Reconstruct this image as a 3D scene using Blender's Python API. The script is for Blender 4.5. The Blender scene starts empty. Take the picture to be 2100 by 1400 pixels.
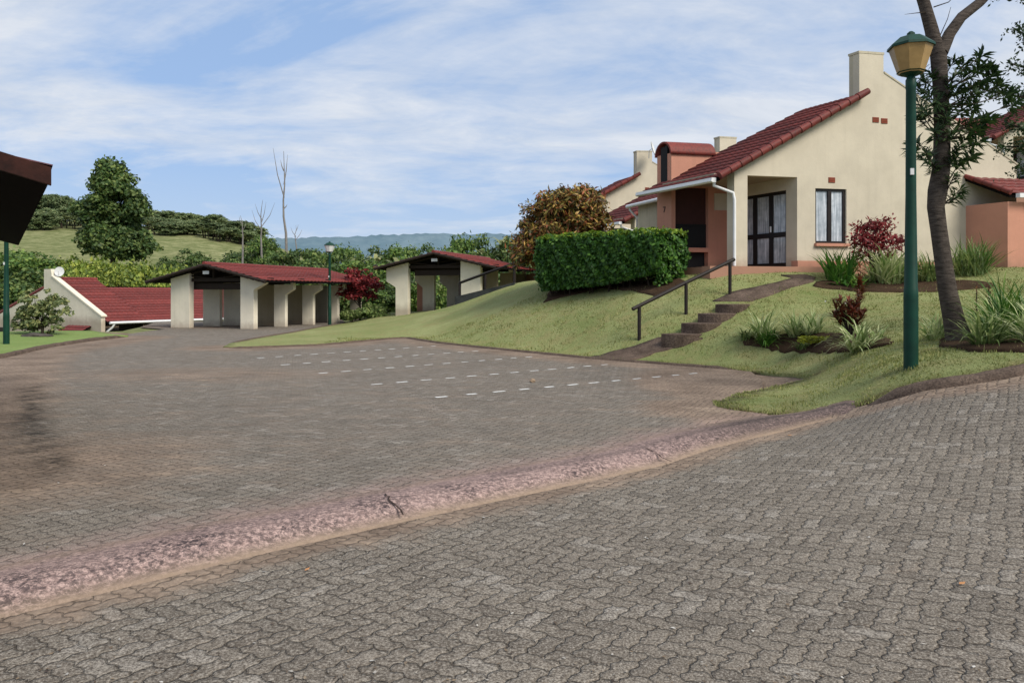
import bpy, bmesh, math, random
import numpy as np
from mathutils import Vector, Matrix
from mathutils.geometry import delaunay_2d_cdt
random.seed(7); rng = np.random.default_rng(7)
sc = bpy.context.scene
COL = sc.collection
FP = 1517.0; H = 1.6; HY = 600.0

# ------------------------------------------------------------------ helpers
def P(px, py, d): return Vector(((px-1050)/FP*d, d, H-(py-HY)/FP*d))
def L(px, py):
    d = FP*H/(py-HY); return ((px-1050)/FP*d, d)

def link(o, parent=None):
    COL.objects.link(o)
    if parent is not None: o.parent = parent
    return o
def tag(o, label=None, cat=None, group=None, kind=None):
    if label: o['label'] = label
    if cat: o['category'] = cat
    if group: o['group'] = group
    if kind: o['kind'] = kind
    return o
def empty(name, loc=(0,0,0), rz=0, label=None, cat=None, group=None):
    o = bpy.data.objects.new(name, None); o.empty_display_size = .2
    o.location = loc; o.rotation_euler = (0,0,rz); link(o)
    return tag(o, label, cat, group)
def kids(o): return [c for c in COL.objects if c.parent == o]
def copy_tree(o, parent=None, skip=()):
    c = o.copy(); COL.objects.link(c); c.parent = parent
    for ch in kids(o):
        if ch.name.split('.')[0] in skip: continue
        copy_tree(ch, c, skip)
    return c

class MB:
    def __init__(s): s.v=[]; s.f=[]; s.sm=[]
    def add(s, vs, fs, smooth=False):
        b=len(s.v); s.v.extend([tuple(x) for x in vs])
        for f in fs: s.f.append([b+i for i in f]); s.sm.append(smooth)
        return s
    def box(s, a, b, M=None):
        x0,y0,z0=a; x1,y1,z1=b
        vs=[Vector(q) for q in ((x0,y0,z0),(x1,y0,z0),(x1,y1,z0),(x0,y1,z0),(x0,y0,z1),(x1,y0,z1),(x1,y1,z1),(x0,y1,z1))]
        if M: vs=[M(q) if callable(M) else M@q for q in vs]
        return s.add(vs,[(0,3,2,1),(4,5,6,7),(0,1,5,4),(1,2,6,5),(2,3,7,6),(3,0,4,7)])
    def prism(s, poly, M0, M1):
        """poly: list of 2d, M0/M1: functions 2d->3d for both faces"""
        n=len(poly); vs=[M0(p) for p in poly]+[M1(p) for p in poly]
        fs=[tuple(range(n-1,-1,-1)), tuple(range(n,2*n))]+[(i,(i+1)%n,n+(i+1)%n,n+i) for i in range(n)]
        return s.add(vs,fs)
    def tube(s, pts, rad, n=8, cap=True, smooth=True):
        pts=[Vector(p) for p in pts]
        if not hasattr(rad,'__len__'): rad=[rad]*len(pts)
        vs=[]; up=Vector((0,0,1)); prev=None
        for i,p in enumerate(pts):
            if i==0: t=pts[1]-p
            elif i==len(pts)-1: t=p-pts[i-1]
            else: t=(pts[i+1]-p).normalized()+(p-pts[i-1]).normalized()
            t.normalize()
            if prev is None:
                a=t.cross(up)
                if a.length<.05: a=t.cross(Vector((1,0,0)))
            else: a=prev-t*prev.dot(t)
            a.normalize(); prev=a; b=t.cross(a)
            for k in range(n):
                th=2*math.pi*k/n; vs.append(p+(a*math.cos(th)+b*math.sin(th))*rad[i])
        fs=[]
        for i in range(len(pts)-1):
            for k in range(n): fs.append((i*n+k,i*n+(k+1)%n,(i+1)*n+(k+1)%n,(i+1)*n+k))
        s.add(vs,fs,smooth)
        if cap:
            s.add(vs[:n],[tuple(range(n-1,-1,-1))]); s.add(vs[-n:],[tuple(range(n))])
        return s
    def lathe(s, prof, n=16, c=(0,0), smooth=True, rot=0):
        vs=[]; 
        for r,z in prof:
            for k in range(n):
                a=2*math.pi*k/n+rot; vs.append((c[0]+r*math.cos(a),c[1]+r*math.sin(a),z))
        fs=[(i*n+k,i*n+(k+1)%n,(i+1)*n+(k+1)%n,(i+1)*n+k) for i in range(len(prof)-1) for k in range(n)]
        s.add(vs,fs,smooth)
        if prof[0][0]>1e-4: s.add(vs[:n],[tuple(range(n-1,-1,-1))])
        if prof[-1][0]>1e-4: s.add(vs[-n:],[tuple(range(n))])
        return s
    def mesh(s, name, mat, bevel=0):
        m=bpy.data.meshes.new(name); m.from_pydata(s.v,[],s.f)
        if any(s.sm): m.polygons.foreach_set('use_smooth', s.sm)
        m.materials.append(mat)
        bm=bmesh.new(); bm.from_mesh(m)
        bmesh.ops.recalc_face_normals(bm, faces=bm.faces) if len(s.f)<60000 else None
        bm.to_mesh(m); bm.free(); m.update()
        return m
    def build(s, name, mat, parent=None, bevel=0):
        o=bpy.data.objects.new(name, s.mesh(name,mat)); link(o,parent)
        if bevel:
            md=o.modifiers.new('bevel','BEVEL'); md.width=bevel; md.segments=2; md.limit_method='ANGLE'
        return o

def np_mesh(name, V, F, mat, smooth=False):
    """V (n,3), F (m,k) constant k"""
    m=bpy.data.meshes.new(name); k=F.shape[1]
    m.vertices.add(len(V)); m.vertices.foreach_set('co', np.ascontiguousarray(V,dtype=np.float32).ravel())
    m.loops.add(F.size); m.loops.foreach_set('vertex_index', np.ascontiguousarray(F,dtype=np.int32).ravel())
    m.polygons.add(len(F)); m.polygons.foreach_set('loop_start', np.arange(0,F.size,k,dtype=np.int32))
    m.polygons.foreach_set('loop_total', np.full(len(F),k,dtype=np.int32))
    if smooth: m.polygons.foreach_set('use_smooth', np.ones(len(F),dtype=bool))
    m.materials.append(mat); m.update(calc_edges=True); m.validate()
    return m
def np_obj(name, V, F, mat, parent=None, smooth=False):
    return link(bpy.data.objects.new(name, np_mesh(name,V,F,mat,smooth)), parent)

# ------------------------------------------------------------------ materials
class NT:
    def __init__(s,name,rough=.8,spec=.3):
        s.m=bpy.data.materials.new(name); s.m.use_nodes=True; s.t=s.m.node_tree
        s.b=s.t.nodes['Principled BSDF']; s.b.inputs['Roughness'].default_value=rough
        s.b.inputs['Specular IOR Level'].default_value=spec
        s.out=s.t.nodes['Material Output']
    def n(s,ty,**kw):
        nd=s.t.nodes.new(ty)
        for k,v in kw.items():
            if k.startswith('i_'):
                key=k[2:].replace('_',' '); nd.inputs[key].default_value=v
            else: setattr(nd,k,v)
        return nd
    def l(s,a,b): s.t.links.new(a,b)
    def coord(s,kind='Object',scale=None,rot=None):
        tc=s.n('ShaderNodeTexCoord'); mp=s.n('ShaderNodeMapping')
        s.l(tc.outputs[kind],mp.inputs['Vector'])
        if scale: mp.inputs['Scale'].default_value=scale
        if rot: mp.inputs['Rotation'].default_value=rot
        return mp.outputs[0]
    def pos(s,scale=None,rot=None):
        g=s.n('ShaderNodeNewGeometry'); mp=s.n('ShaderNodeMapping'); s.l(g.outputs['Position'],mp.inputs['Vector'])
        if scale: mp.inputs['Scale'].default_value=scale
        if rot: mp.inputs['Rotation'].default_value=rot
        return mp.outputs[0]
    def noise(s,vec,scale,detail=4,rough=.6,dist=0):
        nd=s.n('ShaderNodeTexNoise'); nd.inputs['Scale'].default_value=scale; nd.inputs['Detail'].default_value=detail
        nd.inputs['Roughness'].default_value=rough; nd.inputs['Distortion'].default_value=dist
        if vec is not None: s.l(vec,nd.inputs['Vector'])
        return nd.outputs['Fac']
    def ramp(s,fac,stops,interp='LINEAR'):
        r=s.n('ShaderNodeValToRGB'); r.color_ramp.interpolation=interp; e=r.color_ramp.elements
        while len(e)<len(stops): e.new(.5)
        for el,(p,c) in zip(e,stops):
            el.position=p; el.color=(c,c,c,1) if not hasattr(c,'__len__') else (*c,1)
        s.l(fac,r.inputs[0]); return r.outputs[0]
    def mix(s,fac,a,b,mode='MIX'):
        m=s.n('ShaderNodeMix',data_type='RGBA',blend_type=mode)
        for sock,v in ((m.inputs[0],fac),(m.inputs[6],a),(m.inputs[7],b)):
            if isinstance(v,bpy.types.NodeSocket): s.l(v,sock)
            elif hasattr(v,'__len__'): sock.default_value=(*v,1)
            else: sock.default_value=v
        return m.outputs[2]
    def math(s,op,a,b=None,clamp=False):
        m=s.n('ShaderNodeMath',operation=op,use_clamp=clamp)
        for sock,v in ((m.inputs[0],a),(m.inputs[1],b)):
            if v is None: continue
            if isinstance(v,bpy.types.NodeSocket): s.l(v,sock)
            else: sock.default_value=v
        return m.outputs[0]
    def attr(s,name):
        a=s.n('ShaderNodeAttribute',attribute_name=name); return a.outputs['Fac']
    def col(s,c):
        if isinstance(c,bpy.types.NodeSocket): s.l(c,s.b.inputs['Base Color'])
        else: s.b.inputs['Base Color'].default_value=(*c,1)
    def bump(s,h,strength=.3,dist=.02):
        b=s.n('ShaderNodeBump'); b.inputs['Strength'].default_value=strength; b.inputs['Distance'].default_value=dist
        s.l(h,b.inputs['Height']); s.l(b.outputs[0],s.b.inputs['Normal']); return b

def mat_plaster(name,c,dark_mark=.25,dirt=(.16,.14,.10)):
    t=NT(name,.9,.15); v=t.pos()
    n1=t.noise(v,.9,5,.6); n2=t.noise(v,9,4,.6)
    n3=t.noise(v,3.1,5,.7); base=t.mix(t.ramp(n1,[(.3,0),(.7,1)]),[x*.86 for x in c],[min(1,x*1.06) for x in c])
    base=t.mix(t.ramp(n2,[(.35,.10),(.7,0.)]),base,[x*.72 for x in c])
    base=t.mix(t.ramp(n3,[(.58,0),(.74,.16)]),base,[x*.62 for x in c])
    sv=t.pos(scale=(3.2,3.2,.22)); st=t.noise(sv,1.6,5,.65)
    base=t.mix(t.math('MULTIPLY',t.ramp(st,[(.52,0),(.78,1)]),dark_mark),base,dirt)  # streaky stains in the dirt colour
    so=t.n('ShaderNodeSeparateXYZ'); tcz=t.n('ShaderNodeTexCoord'); t.l(tcz.outputs['Object'],so.inputs[0])
    zf=t.ramp(t.math('ADD',so.outputs[2],t.math('MULTIPLY',t.noise(v,4,4,.7),.5)),[(.22,.55),(.62,0)]); base=t.mix(zf,base,(.22,.15,.105))
    t.col(base); t.bump(t.math('ADD',t.noise(v,38,3,.6),t.math('MULTIPLY',t.noise(v,2.5,3,.6),1.5)),.3,.012); return t.m
def mat_simple(name,c,rough=.6,var=.15,scale=6,bump=.1,metal=0,spec=.3):
    t=NT(name,rough,spec); v=t.coord('Object'); n=t.noise(v,scale,4,.6)
    t.col(t.mix(t.ramp(n,[(.3,0),(.7,1)]),[x*(1-var) for x in c],[min(1,x*(1+var)) for x in c]))
    t.b.inputs['Metallic'].default_value=metal
    if bump: t.bump(t.noise(v,scale*5,3,.6),bump,.01)
    return t.m
def mat_tile(name,a=(.085,.016,.013),b=(.205,.036,.028)):
    t=NT(name,.62,.3); v=t.pos(); n=t.noise(v,1.1,4,.6); n2=t.noise(v,14,4,.6)
    c=t.mix(t.ramp(n,[(.25,0),(.75,1)]),a,b)
    g=t.n('ShaderNodeNewGeometry')
    c=t.mix(.4,c,t.mix(g.outputs['Random Per Island'],[x*.6 for x in a],[x*1.2 for x in b]))
    c=t.mix(t.ramp(n2,[(.46,0),(.7,.6)]),c,(.035,.02,.018)); t.col(c); t.bump(n2,.3,.01); return t.m
def mat_leaf(name,stops,trans=.25,rough=.55,interp='LINEAR',big=.35):
    t=NT(name,rough,.35); g=t.n('ShaderNodeNewGeometry')
    c=t.ramp(g.outputs['Random Per Island'],stops,interp)
    n=t.noise(t.pos(),big,3,.6)
    c=t.mix(t.ramp(n,[(.35,.55),(.65,0)]),c,[x*.4 for x in stops[0][1]])
    t.col(c); tr=t.n('ShaderNodeBsdfTranslucent'); t.l(c,tr.inputs[0])
    mx=t.n('ShaderNodeMixShader'); mx.inputs[0].default_value=trans
    t.l(t.b.outputs[0],mx.inputs[1]); t.l(tr.outputs[0],mx.inputs[2]); t.l(mx.outputs[0],t.out.inputs[0]); return t.m
def mat_bark(name,a,b,ring=0):
    t=NT(name,.95,.1); v=t.pos(scale=(1,1,4.5 if ring else .35)); n=t.noise(v,9 if not ring else 7,6,.7,.4)
    t.col(t.mix(t.ramp(n,[(.3,0),(.7,1)]),a,b))
    t.bump(n,.8,.03); return t.m

CREAM=(.585,.525,.415); PINK=(.55,.27,.19)
M={}
M['cream']=mat_plaster('cream_plaster',CREAM,.10)
M['cream_old']=mat_plaster('weathered_cream_plaster',(.50,.45,.34),.6)
M['carport_plaster']=mat_plaster('pale_carport_plaster',(.74,.68,.55),.12)
M['carport_inner']=mat_plaster('shaded_brick_plaster',(.36,.31,.235),.3)  # darker plaster, the shade under the roof is put into its colour
M['pink']=mat_plaster('terracotta_plaster',PINK,.15)
M['maroon']=mat_simple('maroon_recess_shade',(.045,.014,.011),.7)  # maroon interior with the recess shade over the grill put into its colour
M['tile']=mat_tile('red_concrete_tile')
M['tile_far']=mat_tile('faded_red_tile',(.115,.020,.018),(.215,.040,.034))
M['barrel']=mat_tile('red_barrel_cap',(.12,.020,.016),(.24,.045,.033))
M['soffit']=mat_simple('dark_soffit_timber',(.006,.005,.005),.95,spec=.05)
M['timber']=mat_simple('dark_roof_timber',(.022,.014,.010),.8)
M['frame']=mat_simple('dark_brown_frame',(.012,.008,.007),.45,.2)
M['white']=mat_simple('white_painted_metal',(.72,.73,.74),.45,.06,3,.03)
M['black']=mat_simple('opening_black',(.006,.006,.007),.7)  # grill black; also the inner dark of openings, put into colour
M['ventbrick']=mat_simple('terracotta_airbrick',(.22,.055,.03),.85)
M['green_paint']=mat_simple('dark_green_paint',(.003,.036,.022),.5,.25,5,.06,spec=.25)
M['amber']=mat_simple('amber_glazing',(.33,.215,.085),.35,.25,4,.04)
M['milky']=mat_simple('milky_glazing',(.62,.63,.62),.3,.1,4,.02)
M['handrail']=mat_simple('dark_creosote_pole',(.016,.011,.009),.6,.3,8,.3)
M['dish']=mat_simple('pale_dish_enamel',(.62,.63,.63),.5,.1)
M['grey']=mat_simple('grey_sign_plate',(.55,.56,.56),.5,.1)
M['concrete']=mat_simple('dark_weathered_concrete',(.05,.052,.05),.9,.4,3,.4)
def _curtain():
    t=NT('net_curtain_behind_glass',.12,.6); v=t.coord('Object',scale=(1,1,.06)); n=t.noise(v,26,3,.5)
    n2=t.noise(t.coord('Object'),5,3,.6)
    c=t.mix(t.ramp(n,[(.35,0),(.65,1)]),(.30,.34,.38),(.66,.70,.75)); c=t.mix(t.ramp(n2,[(.4,.35),(.65,0)]),c,(.12,.15,.18))
    t.col(c); return t.m
M['curtain']=_curtain()
M['bark_ring']=mat_bark('ringed_dark_bark',(.026,.021,.018),(.115,.095,.080),1)
M['bark']=mat_bark('brown_bark',(.02,.016,.012),(.075,.06,.045))
M['deadwood']=mat_bark('bleached_dead_wood',(.12,.11,.10),(.30,.28,.26))
G_=lambda *a:a
M['leaf_dark']=mat_leaf('dark_glossy_leaf',[(0,(0.017,0.040,0.013)),(.6,(0.036,0.079,0.022)),(1,(0.075,0.122,0.033))])
M['leaf_tree']=mat_leaf('dark_tree_foliage',[(0,(0.035,0.077,0.021)),(.5,(0.090,0.160,0.039)),(1,(0.208,0.261,0.067))],big=.25)
M['leaf_mid']=mat_leaf('mid_green_foliage',[(0,(0.056,0.121,0.025)),(.5,(0.128,0.231,0.046)),(1,(0.285,0.372,0.079))],big=.3)
M['leaf_pale']=mat_leaf('pale_frond_foliage',[(0,(0.081,0.123,0.046)),(.5,(0.182,0.228,0.085)),(1,(0.387,0.386,0.156))],big=.3)
M['leaf_lime']=mat_leaf('yellow_green_foliage',[(0,(0.078,0.133,0.018)),(.5,(0.217,0.297,0.042)),(1,(0.466,0.505,0.086))],big=.5)
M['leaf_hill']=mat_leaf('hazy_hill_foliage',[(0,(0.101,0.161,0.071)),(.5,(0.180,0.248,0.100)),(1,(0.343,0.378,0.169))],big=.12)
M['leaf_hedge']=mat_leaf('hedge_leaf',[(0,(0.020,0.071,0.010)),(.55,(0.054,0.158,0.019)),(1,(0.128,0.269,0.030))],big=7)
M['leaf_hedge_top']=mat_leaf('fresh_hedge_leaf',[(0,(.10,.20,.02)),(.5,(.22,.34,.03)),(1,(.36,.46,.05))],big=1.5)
M['leaf_croton']=mat_leaf('croton_leaf',[(0,(0.075,0.080,0.020)),(.2,(0.253,0.199,0.037)),(.38,(0.315,0.099,0.033)),(.52,(0.126,0.060,0.027)),(.66,(0.484,0.338,0.074)),(.8,(0.398,0.129,0.053)),(.92,(0.630,0.398,0.112))],.2,interp='CONSTANT',big=1.4)
M['leaf_red']=mat_leaf('crimson_leaf',[(0,(0.086,0.010,0.014)),(.5,(0.234,0.022,0.026)),(1,(0.406,0.048,0.048))],.25,big=1.2)
M['leaf_orange']=mat_leaf('bronze_red_leaf',[(0,(0.120,0.022,0.012)),(.4,(0.240,0.054,0.024)),(.7,(0.120,0.084,0.024)),(1,(0.336,0.120,0.054))],.25,big=2)
M['blade_var']=mat_leaf('variegated_blade',[(0,(0.144,0.247,0.058)),(.4,(0.359,0.454,0.169)),(1,(0.790,0.797,0.468))],.3,big=2)
M['blade_green']=mat_leaf('green_sword_blade',[(0,(0.034,0.108,0.017)),(.5,(0.085,0.216,0.028)),(1,(0.203,0.346,0.055))],.3,big=2)
M['blade_pale']=mat_leaf('pale_green_blade',[(0,(0.096,0.161,0.044)),(.5,(0.192,0.276,0.077)),(1,(0.360,0.414,0.154))],.3,big=2)
M['yellow_leaf']=mat_leaf('yellow_ground_leaf',[(0,(.24,.28,.02)),(1,(.50,.50,.05))],.3,big=3)
M['flower']=mat_simple('white_petal',(.8,.78,.76),.6)
M['tan']=mat_simple('tan_stone',(.26,.19,.13),.9); M['rock']=mat_simple('dark_rock',(.06,.052,.045),.95,.5,5,.6)
M['dryleaf']=mat_simple('dry_orange_leaf',(.46,.22,.09),.7,.2,20,.1)

def mat_grass():
    t=NT('mown_lawn_grass',.95,.1); v=t.pos()
    a=t.noise(v,.45,5,.65); b=t.noise(v,1.7,6,.78); c=t.noise(t.pos(scale=(45,45,30)),1.,4,.8)
    col=t.mix(t.ramp(a,[(.32,0),(.68,1)]),(.235,.275,.100),(.40,.41,.19))
    col=t.mix(t.ramp(b,[(.38,.75),(.54,0)]),col,(.34,.29,.135))
    col=t.mix(t.ramp(c,[(.35,.75),(.62,0)]),col,(.055,.085,.022))
    br=t.attr('bright'); col=t.mix(t.math('MULTIPLY',br,.45),col,(.15,.29,.06))
    ed=t.attr('edge'); e2=t.math('MULTIPLY',ed,t.ramp(t.noise(v,5,5,.7),[(.35,0),(.6,1)]))
    col=t.mix(e2,col,(.105,.068,.040))
    t.col(col); t.bump(c,.9,.03); return t.m
M['lawn']=mat_grass()
M['grass_blade']=mat_leaf('lawn_blade',[(0,(0.158,0.200,0.048)),(.5,(0.274,0.305,0.091)),(1,(0.461,0.427,0.182))],.3,big=.6)

def mat_soil(name='brown_soil',k=1.):
    t=NT(name,.98,.05); v=t.pos(); a=t.noise(v,1.4,6,.7); b=t.noise(v,28,4,.7)
    c=t.mix(t.ramp(a,[(.3,0),(.7,1)]),(.060*k,.036*k,.022*k),(.150*k,.098*k,.062*k)); c=t.mix(t.ramp(b,[(.4,.7),(.6,0)]),c,(.03,.018,.012))
    t.col(c); t.bump(b,.9,.03); return t.m
M['soil']=mat_soil(); M['bed_soil']=mat_soil('dark_bed_soil',.62)

def mat_ground():
    t=NT('open_ground',.98,.05); v=t.pos(); a=t.noise(v,.9,6,.7); b=t.noise(v,20,4,.7)
    soil=t.mix(t.ramp(a,[(.3,0),(.7,1)]),(.155,.115,.088),(.36,.275,.21)); soil=t.mix(t.ramp(b,[(.4,.5),(.6,0)]),soil,(.075,.053,.040))
    g1=t.noise(t.pos(scale=(1,1,2.5)),.045,6,.7); g2=t.noise(t.pos(scale=(1,1,3)),.5,6,.75)
    gr=t.mix(t.ramp(g1,[(.35,0),(.65,1)]),(.215,.225,.105),(.30,.29,.155)); gr=t.mix(t.ramp(g2,[(.42,.8),(.62,0)]),gr,(.095,.12,.04))
    col=t.mix(t.attr('soil'),gr,soil); t.col(col); t.bump(b,.8,.04); return t.m
M['ground']=mat_ground()

def mat_paver(name,rot,tint=(1.04,1.0,.95),brown=1.):
    """interlocking zig-zag concrete pavers: brick cells with wavy joints"""
    t=NT(name,.93,.15)
    g=t.n('ShaderNodeNewGeometry'); mp=t.n('ShaderNodeMapping'); mp.inputs['Rotation'].default_value=(0,0,rot)
    t.l(g.outputs['Position'],mp.inputs['Vector']); sx=t.n('ShaderNodeSeparateXYZ'); t.l(mp.outputs[0],sx.inputs[0])
    X,Y=sx.outputs[0],sx.outputs[1]
    CW=.094; m_=t.math
    w1=m_('MULTIPLY',m_('SUBTRACT',t.noise(mp.outputs[0],1.6,2,.5),.5),.12); w2=m_('MULTIPLY',m_('SUBTRACT',t.noise(mp.outputs[0],22,3,.6),.5),.032)
    wob=m_('ADD',w1,w2)
    def tri(q): return m_('MULTIPLY',m_('SINE',m_('MULTIPLY',q,2*math.pi/CW)),.0075)
    U=m_('DIVIDE',m_('ADD',m_('ADD',X,tri(Y)),wob),CW); Vv=m_('DIVIDE',m_('ADD',m_('ADD',Y,tri(X)),m_('MULTIPLY',wob,-.8)),CW)
    I=m_('FLOOR',U); J=m_('FLOOR',Vv); fu=m_('SUBTRACT',U,I); fv=m_('SUBTRACT',Vv,J)
    kk=m_('FLOORED_MODULO',m_('SUBTRACT',I,J),4.0)
    def eq(n_): return m_('COMPARE',kk,float(n_))
    for nd in (): pass
    def eqn(n_):
        c_=t.n('ShaderNodeMath',operation='COMPARE'); t.l(kk,c_.inputs[0]); c_.inputs[1].default_value=float(n_); c_.inputs[2].default_value=.4; return c_.outputs[0]
    e0,e1,e2,e3=eqn(0),eqn(1),eqn(2),eqn(3)
    dl_=m_('ADD',fu,e1); dr_=m_('ADD',m_('SUBTRACT',1.0,fu),e0); db_=m_('ADD',fv,e2); dt_=m_('ADD',m_('SUBTRACT',1.0,fv),e3)
    dmin=m_('MINIMUM',m_('MINIMUM',dl_,dr_),m_('MINIMUM',db_,dt_))
    joint=t.ramp(dmin,[(.0,1.0),(.022,.8),(.07,0.)])
    edge_=t.ramp(dmin,[(.03,0.),(.22,1.)])
    cb=t.n('ShaderNodeCombineXYZ'); t.l(m_('SUBTRACT',I,e1),cb.inputs[0]); t.l(m_('SUBTRACT',J,e2),cb.inputs[1])
    wn=t.n('ShaderNodeTexWhiteNoise'); wn.noise_dimensions='2D'; t.l(cb.outputs[0],wn.inputs['Vector']); tone=wn.outputs['Value']
    v=t.pos(); n1=t.noise(v,.5,6,.7); n2=t.noise(v,60,4,.75); n3=t.noise(v,7,5,.7)
    A=[x*y for x,y in zip((.215,.195,.172),tint)]; B=[x*y for x,y in zip((.300,.275,.245),tint)]
    c=t.mix(tone,A,B)
    c=t.mix(t.ramp(n1,[(.35,.5),(.60,0)]),c,(.150,.130,.110)); c=t.mix(t.ramp(t.noise(t.pos(scale=(1,1.8,1),rot=(0,0,.3)),2.1,6,.75),[(.54,0),(.68,.45)]),c,(.37,.325,.27)); c=t.mix(t.ramp(tone,[(.86,0),(.93,.45)]),c,(.42,.39,.35)); c=t.mix(t.ramp(tone,[(.05,.5),(.14,0)]),c,(.12,.105,.09))
    c=t.mix(t.ramp(n3,[(.42,.5),(.62,0)]),c,(.145,.125,.10))
    c=t.mix(t.ramp(n2,[(.36,.85),(.5,0)]),c,(.050,.043,.036))
    c=t.mix(t.ramp(n2,[(.54,0),(.66,.65)]),c,(.34,.31,.27))
    n4=t.noise(v,95,4,.85); c=t.mix(t.ramp(n4,[(.40,.85),(.53,0)]),c,(.062,.050,.040)); c=t.mix(t.ramp(n4,[(.54,0),(.64,.6)]),c,(.50,.46,.40))
    jn=t.math('MULTIPLY',joint,t.ramp(n3,[(.40,.6),(.58,.03)]))
    c=t.mix(t.math('MULTIPLY',jn,t.ramp(n1,[(.36,1.),(.6,.55)])),c,t.mix(n3,(.022,.016,.012),(.085,.060,.042)))
    # sand and soil washed over the pavers
    d=t.attr('dirt'); dn=t.noise(t.pos(scale=(1,2.6,1),rot=(0,0,-.45)),1.1,6,.72)
    df=t.math('MULTIPLY',t.ramp(t.math('ADD',t.math('MULTIPLY',d,1.15),t.math('SUBTRACT',dn,.62)),[(.12,0),(.58,1)]),1.0)
    sb=t.noise(v,20,4,.7); so_=t.mix(t.ramp(t.noise(v,.9,6,.7),[(.3,0),(.7,1)]),(.155,.115,.088),(.36,.275,.21)); so_=t.mix(t.ramp(sb,[(.4,.5),(.6,0)]),so_,(.075,.053,.040)); so_=t.mix(t.ramp(dn,[(.55,0),(.72,.5)]),so_,(.50,.39,.29)); c=t.mix(df,c,so_)
    s=t.attr('dark_mark'); sf=t.math('MULTIPLY',s,t.ramp(t.noise(v,5.5,5,.75),[(.40,1),(.66,.1)]))
    c=t.mix(sf,c,(.018,.015,.012))
    p=t.attr('pink'); pf=t.math('MULTIPLY',p,t.ramp(t.noise(t.pos(),3.2,5,.7),[(.35,.2),(.65,1)]))
    c=t.mix(t.math('MULTIPLY',pf,.8),c,(.36,.245,.22))
    t.col(c)
    hh=t.math('ADD',t.math('MULTIPLY',joint,-1.0),t.math('ADD',t.math('MULTIPLY',n2,.55),t.math('MULTIPLY',n3,.9)))
    hh=t.math('ADD',hh,t.math('ADD',t.math('MULTIPLY',tone,.5),t.math('MULTIPLY',edge_,.5)))
    t.bump(hh,.85,.014); return t.m
M['paver_lot']=mat_paver('weathered_interlocking_paver',.5)
M['paver_road']=mat_paver('grey_interlocking_paver',.62,(1.06,1.01,.94))
def mat_hump():
    t=NT('faded_pink_painted_concrete',.95,.1); v=t.pos(); n=t.noise(v,26,5,.75); n2=t.noise(v,2.2,5,.7); n3=t.noise(v,28,5,.78,.3); n5=t.noise(v,70,4,.75)
    c=t.mix(t.ramp(n,[(.38,0),(.6,1)]),(.24,.165,.150),(.52,.375,.335)); c=t.mix(t.ramp(n5,[(.38,.7),(.52,0)]),c,(.075,.060,.056))
    c=t.mix(t.math('MULTIPLY',t.ramp(n3,[(.44,1),(.56,0)]),t.ramp(n2,[(.35,1.),(.62,.35)])),c,(.045,.036,.040))
    k=t.attr('dark'); kf=t.math('MULTIPLY',k,t.ramp(n3,[(.35,1),(.7,.55)])); c=t.mix(kf,c,(.045,.038,.036))
    e=t.attr('dirt'); ef=t.math('MULTIPLY',e,t.ramp(n2,[(.25,.6),(.6,1)])); c=t.mix(ef,c,t.mix(n3,(.19,.14,.10),(.36,.27,.20)))
    t.col(c); t.bump(t.math('ADD',n,n3),.45,.012); return t.m
M['hump']=mat_hump()
def mat_kerb():
    t=NT('old_brown_kerb_concrete',.95,.1); v=t.pos(); n=t.noise(v,4,6,.7); n2=t.noise(v,40,4,.7)
    c=t.mix(t.ramp(n,[(.3,0),(.7,1)]),(.085,.062,.050),(.21,.155,.12)); c=t.mix(t.ramp(n2,[(.4,.6),(.6,0)]),c,(.03,.022,.018))
    t.col(c); t.bump(n2,.8,.02); return t.m
M['kerb']=mat_kerb()
def mat_step():
    t=NT('brown_worn_step_concrete',.95,.1); v=t.pos(); n=t.noise(v,3,6,.7); n2=t.noise(v,30,4,.7)
    c=t.mix(t.ramp(n,[(.3,0),(.7,1)]),(.075,.054,.042),(.19,.14,.11)); c=t.mix(t.ramp(n2,[(.4,.6),(.6,0)]),c,(.03,.02,.016))
    t.col(c); t.bump(n2,.7,.02); return t.m
M['step']=mat_step()
M['linepaint']=mat_simple('white_line_paint',(.70,.70,.68),.8,.15,12,.4)

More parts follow.
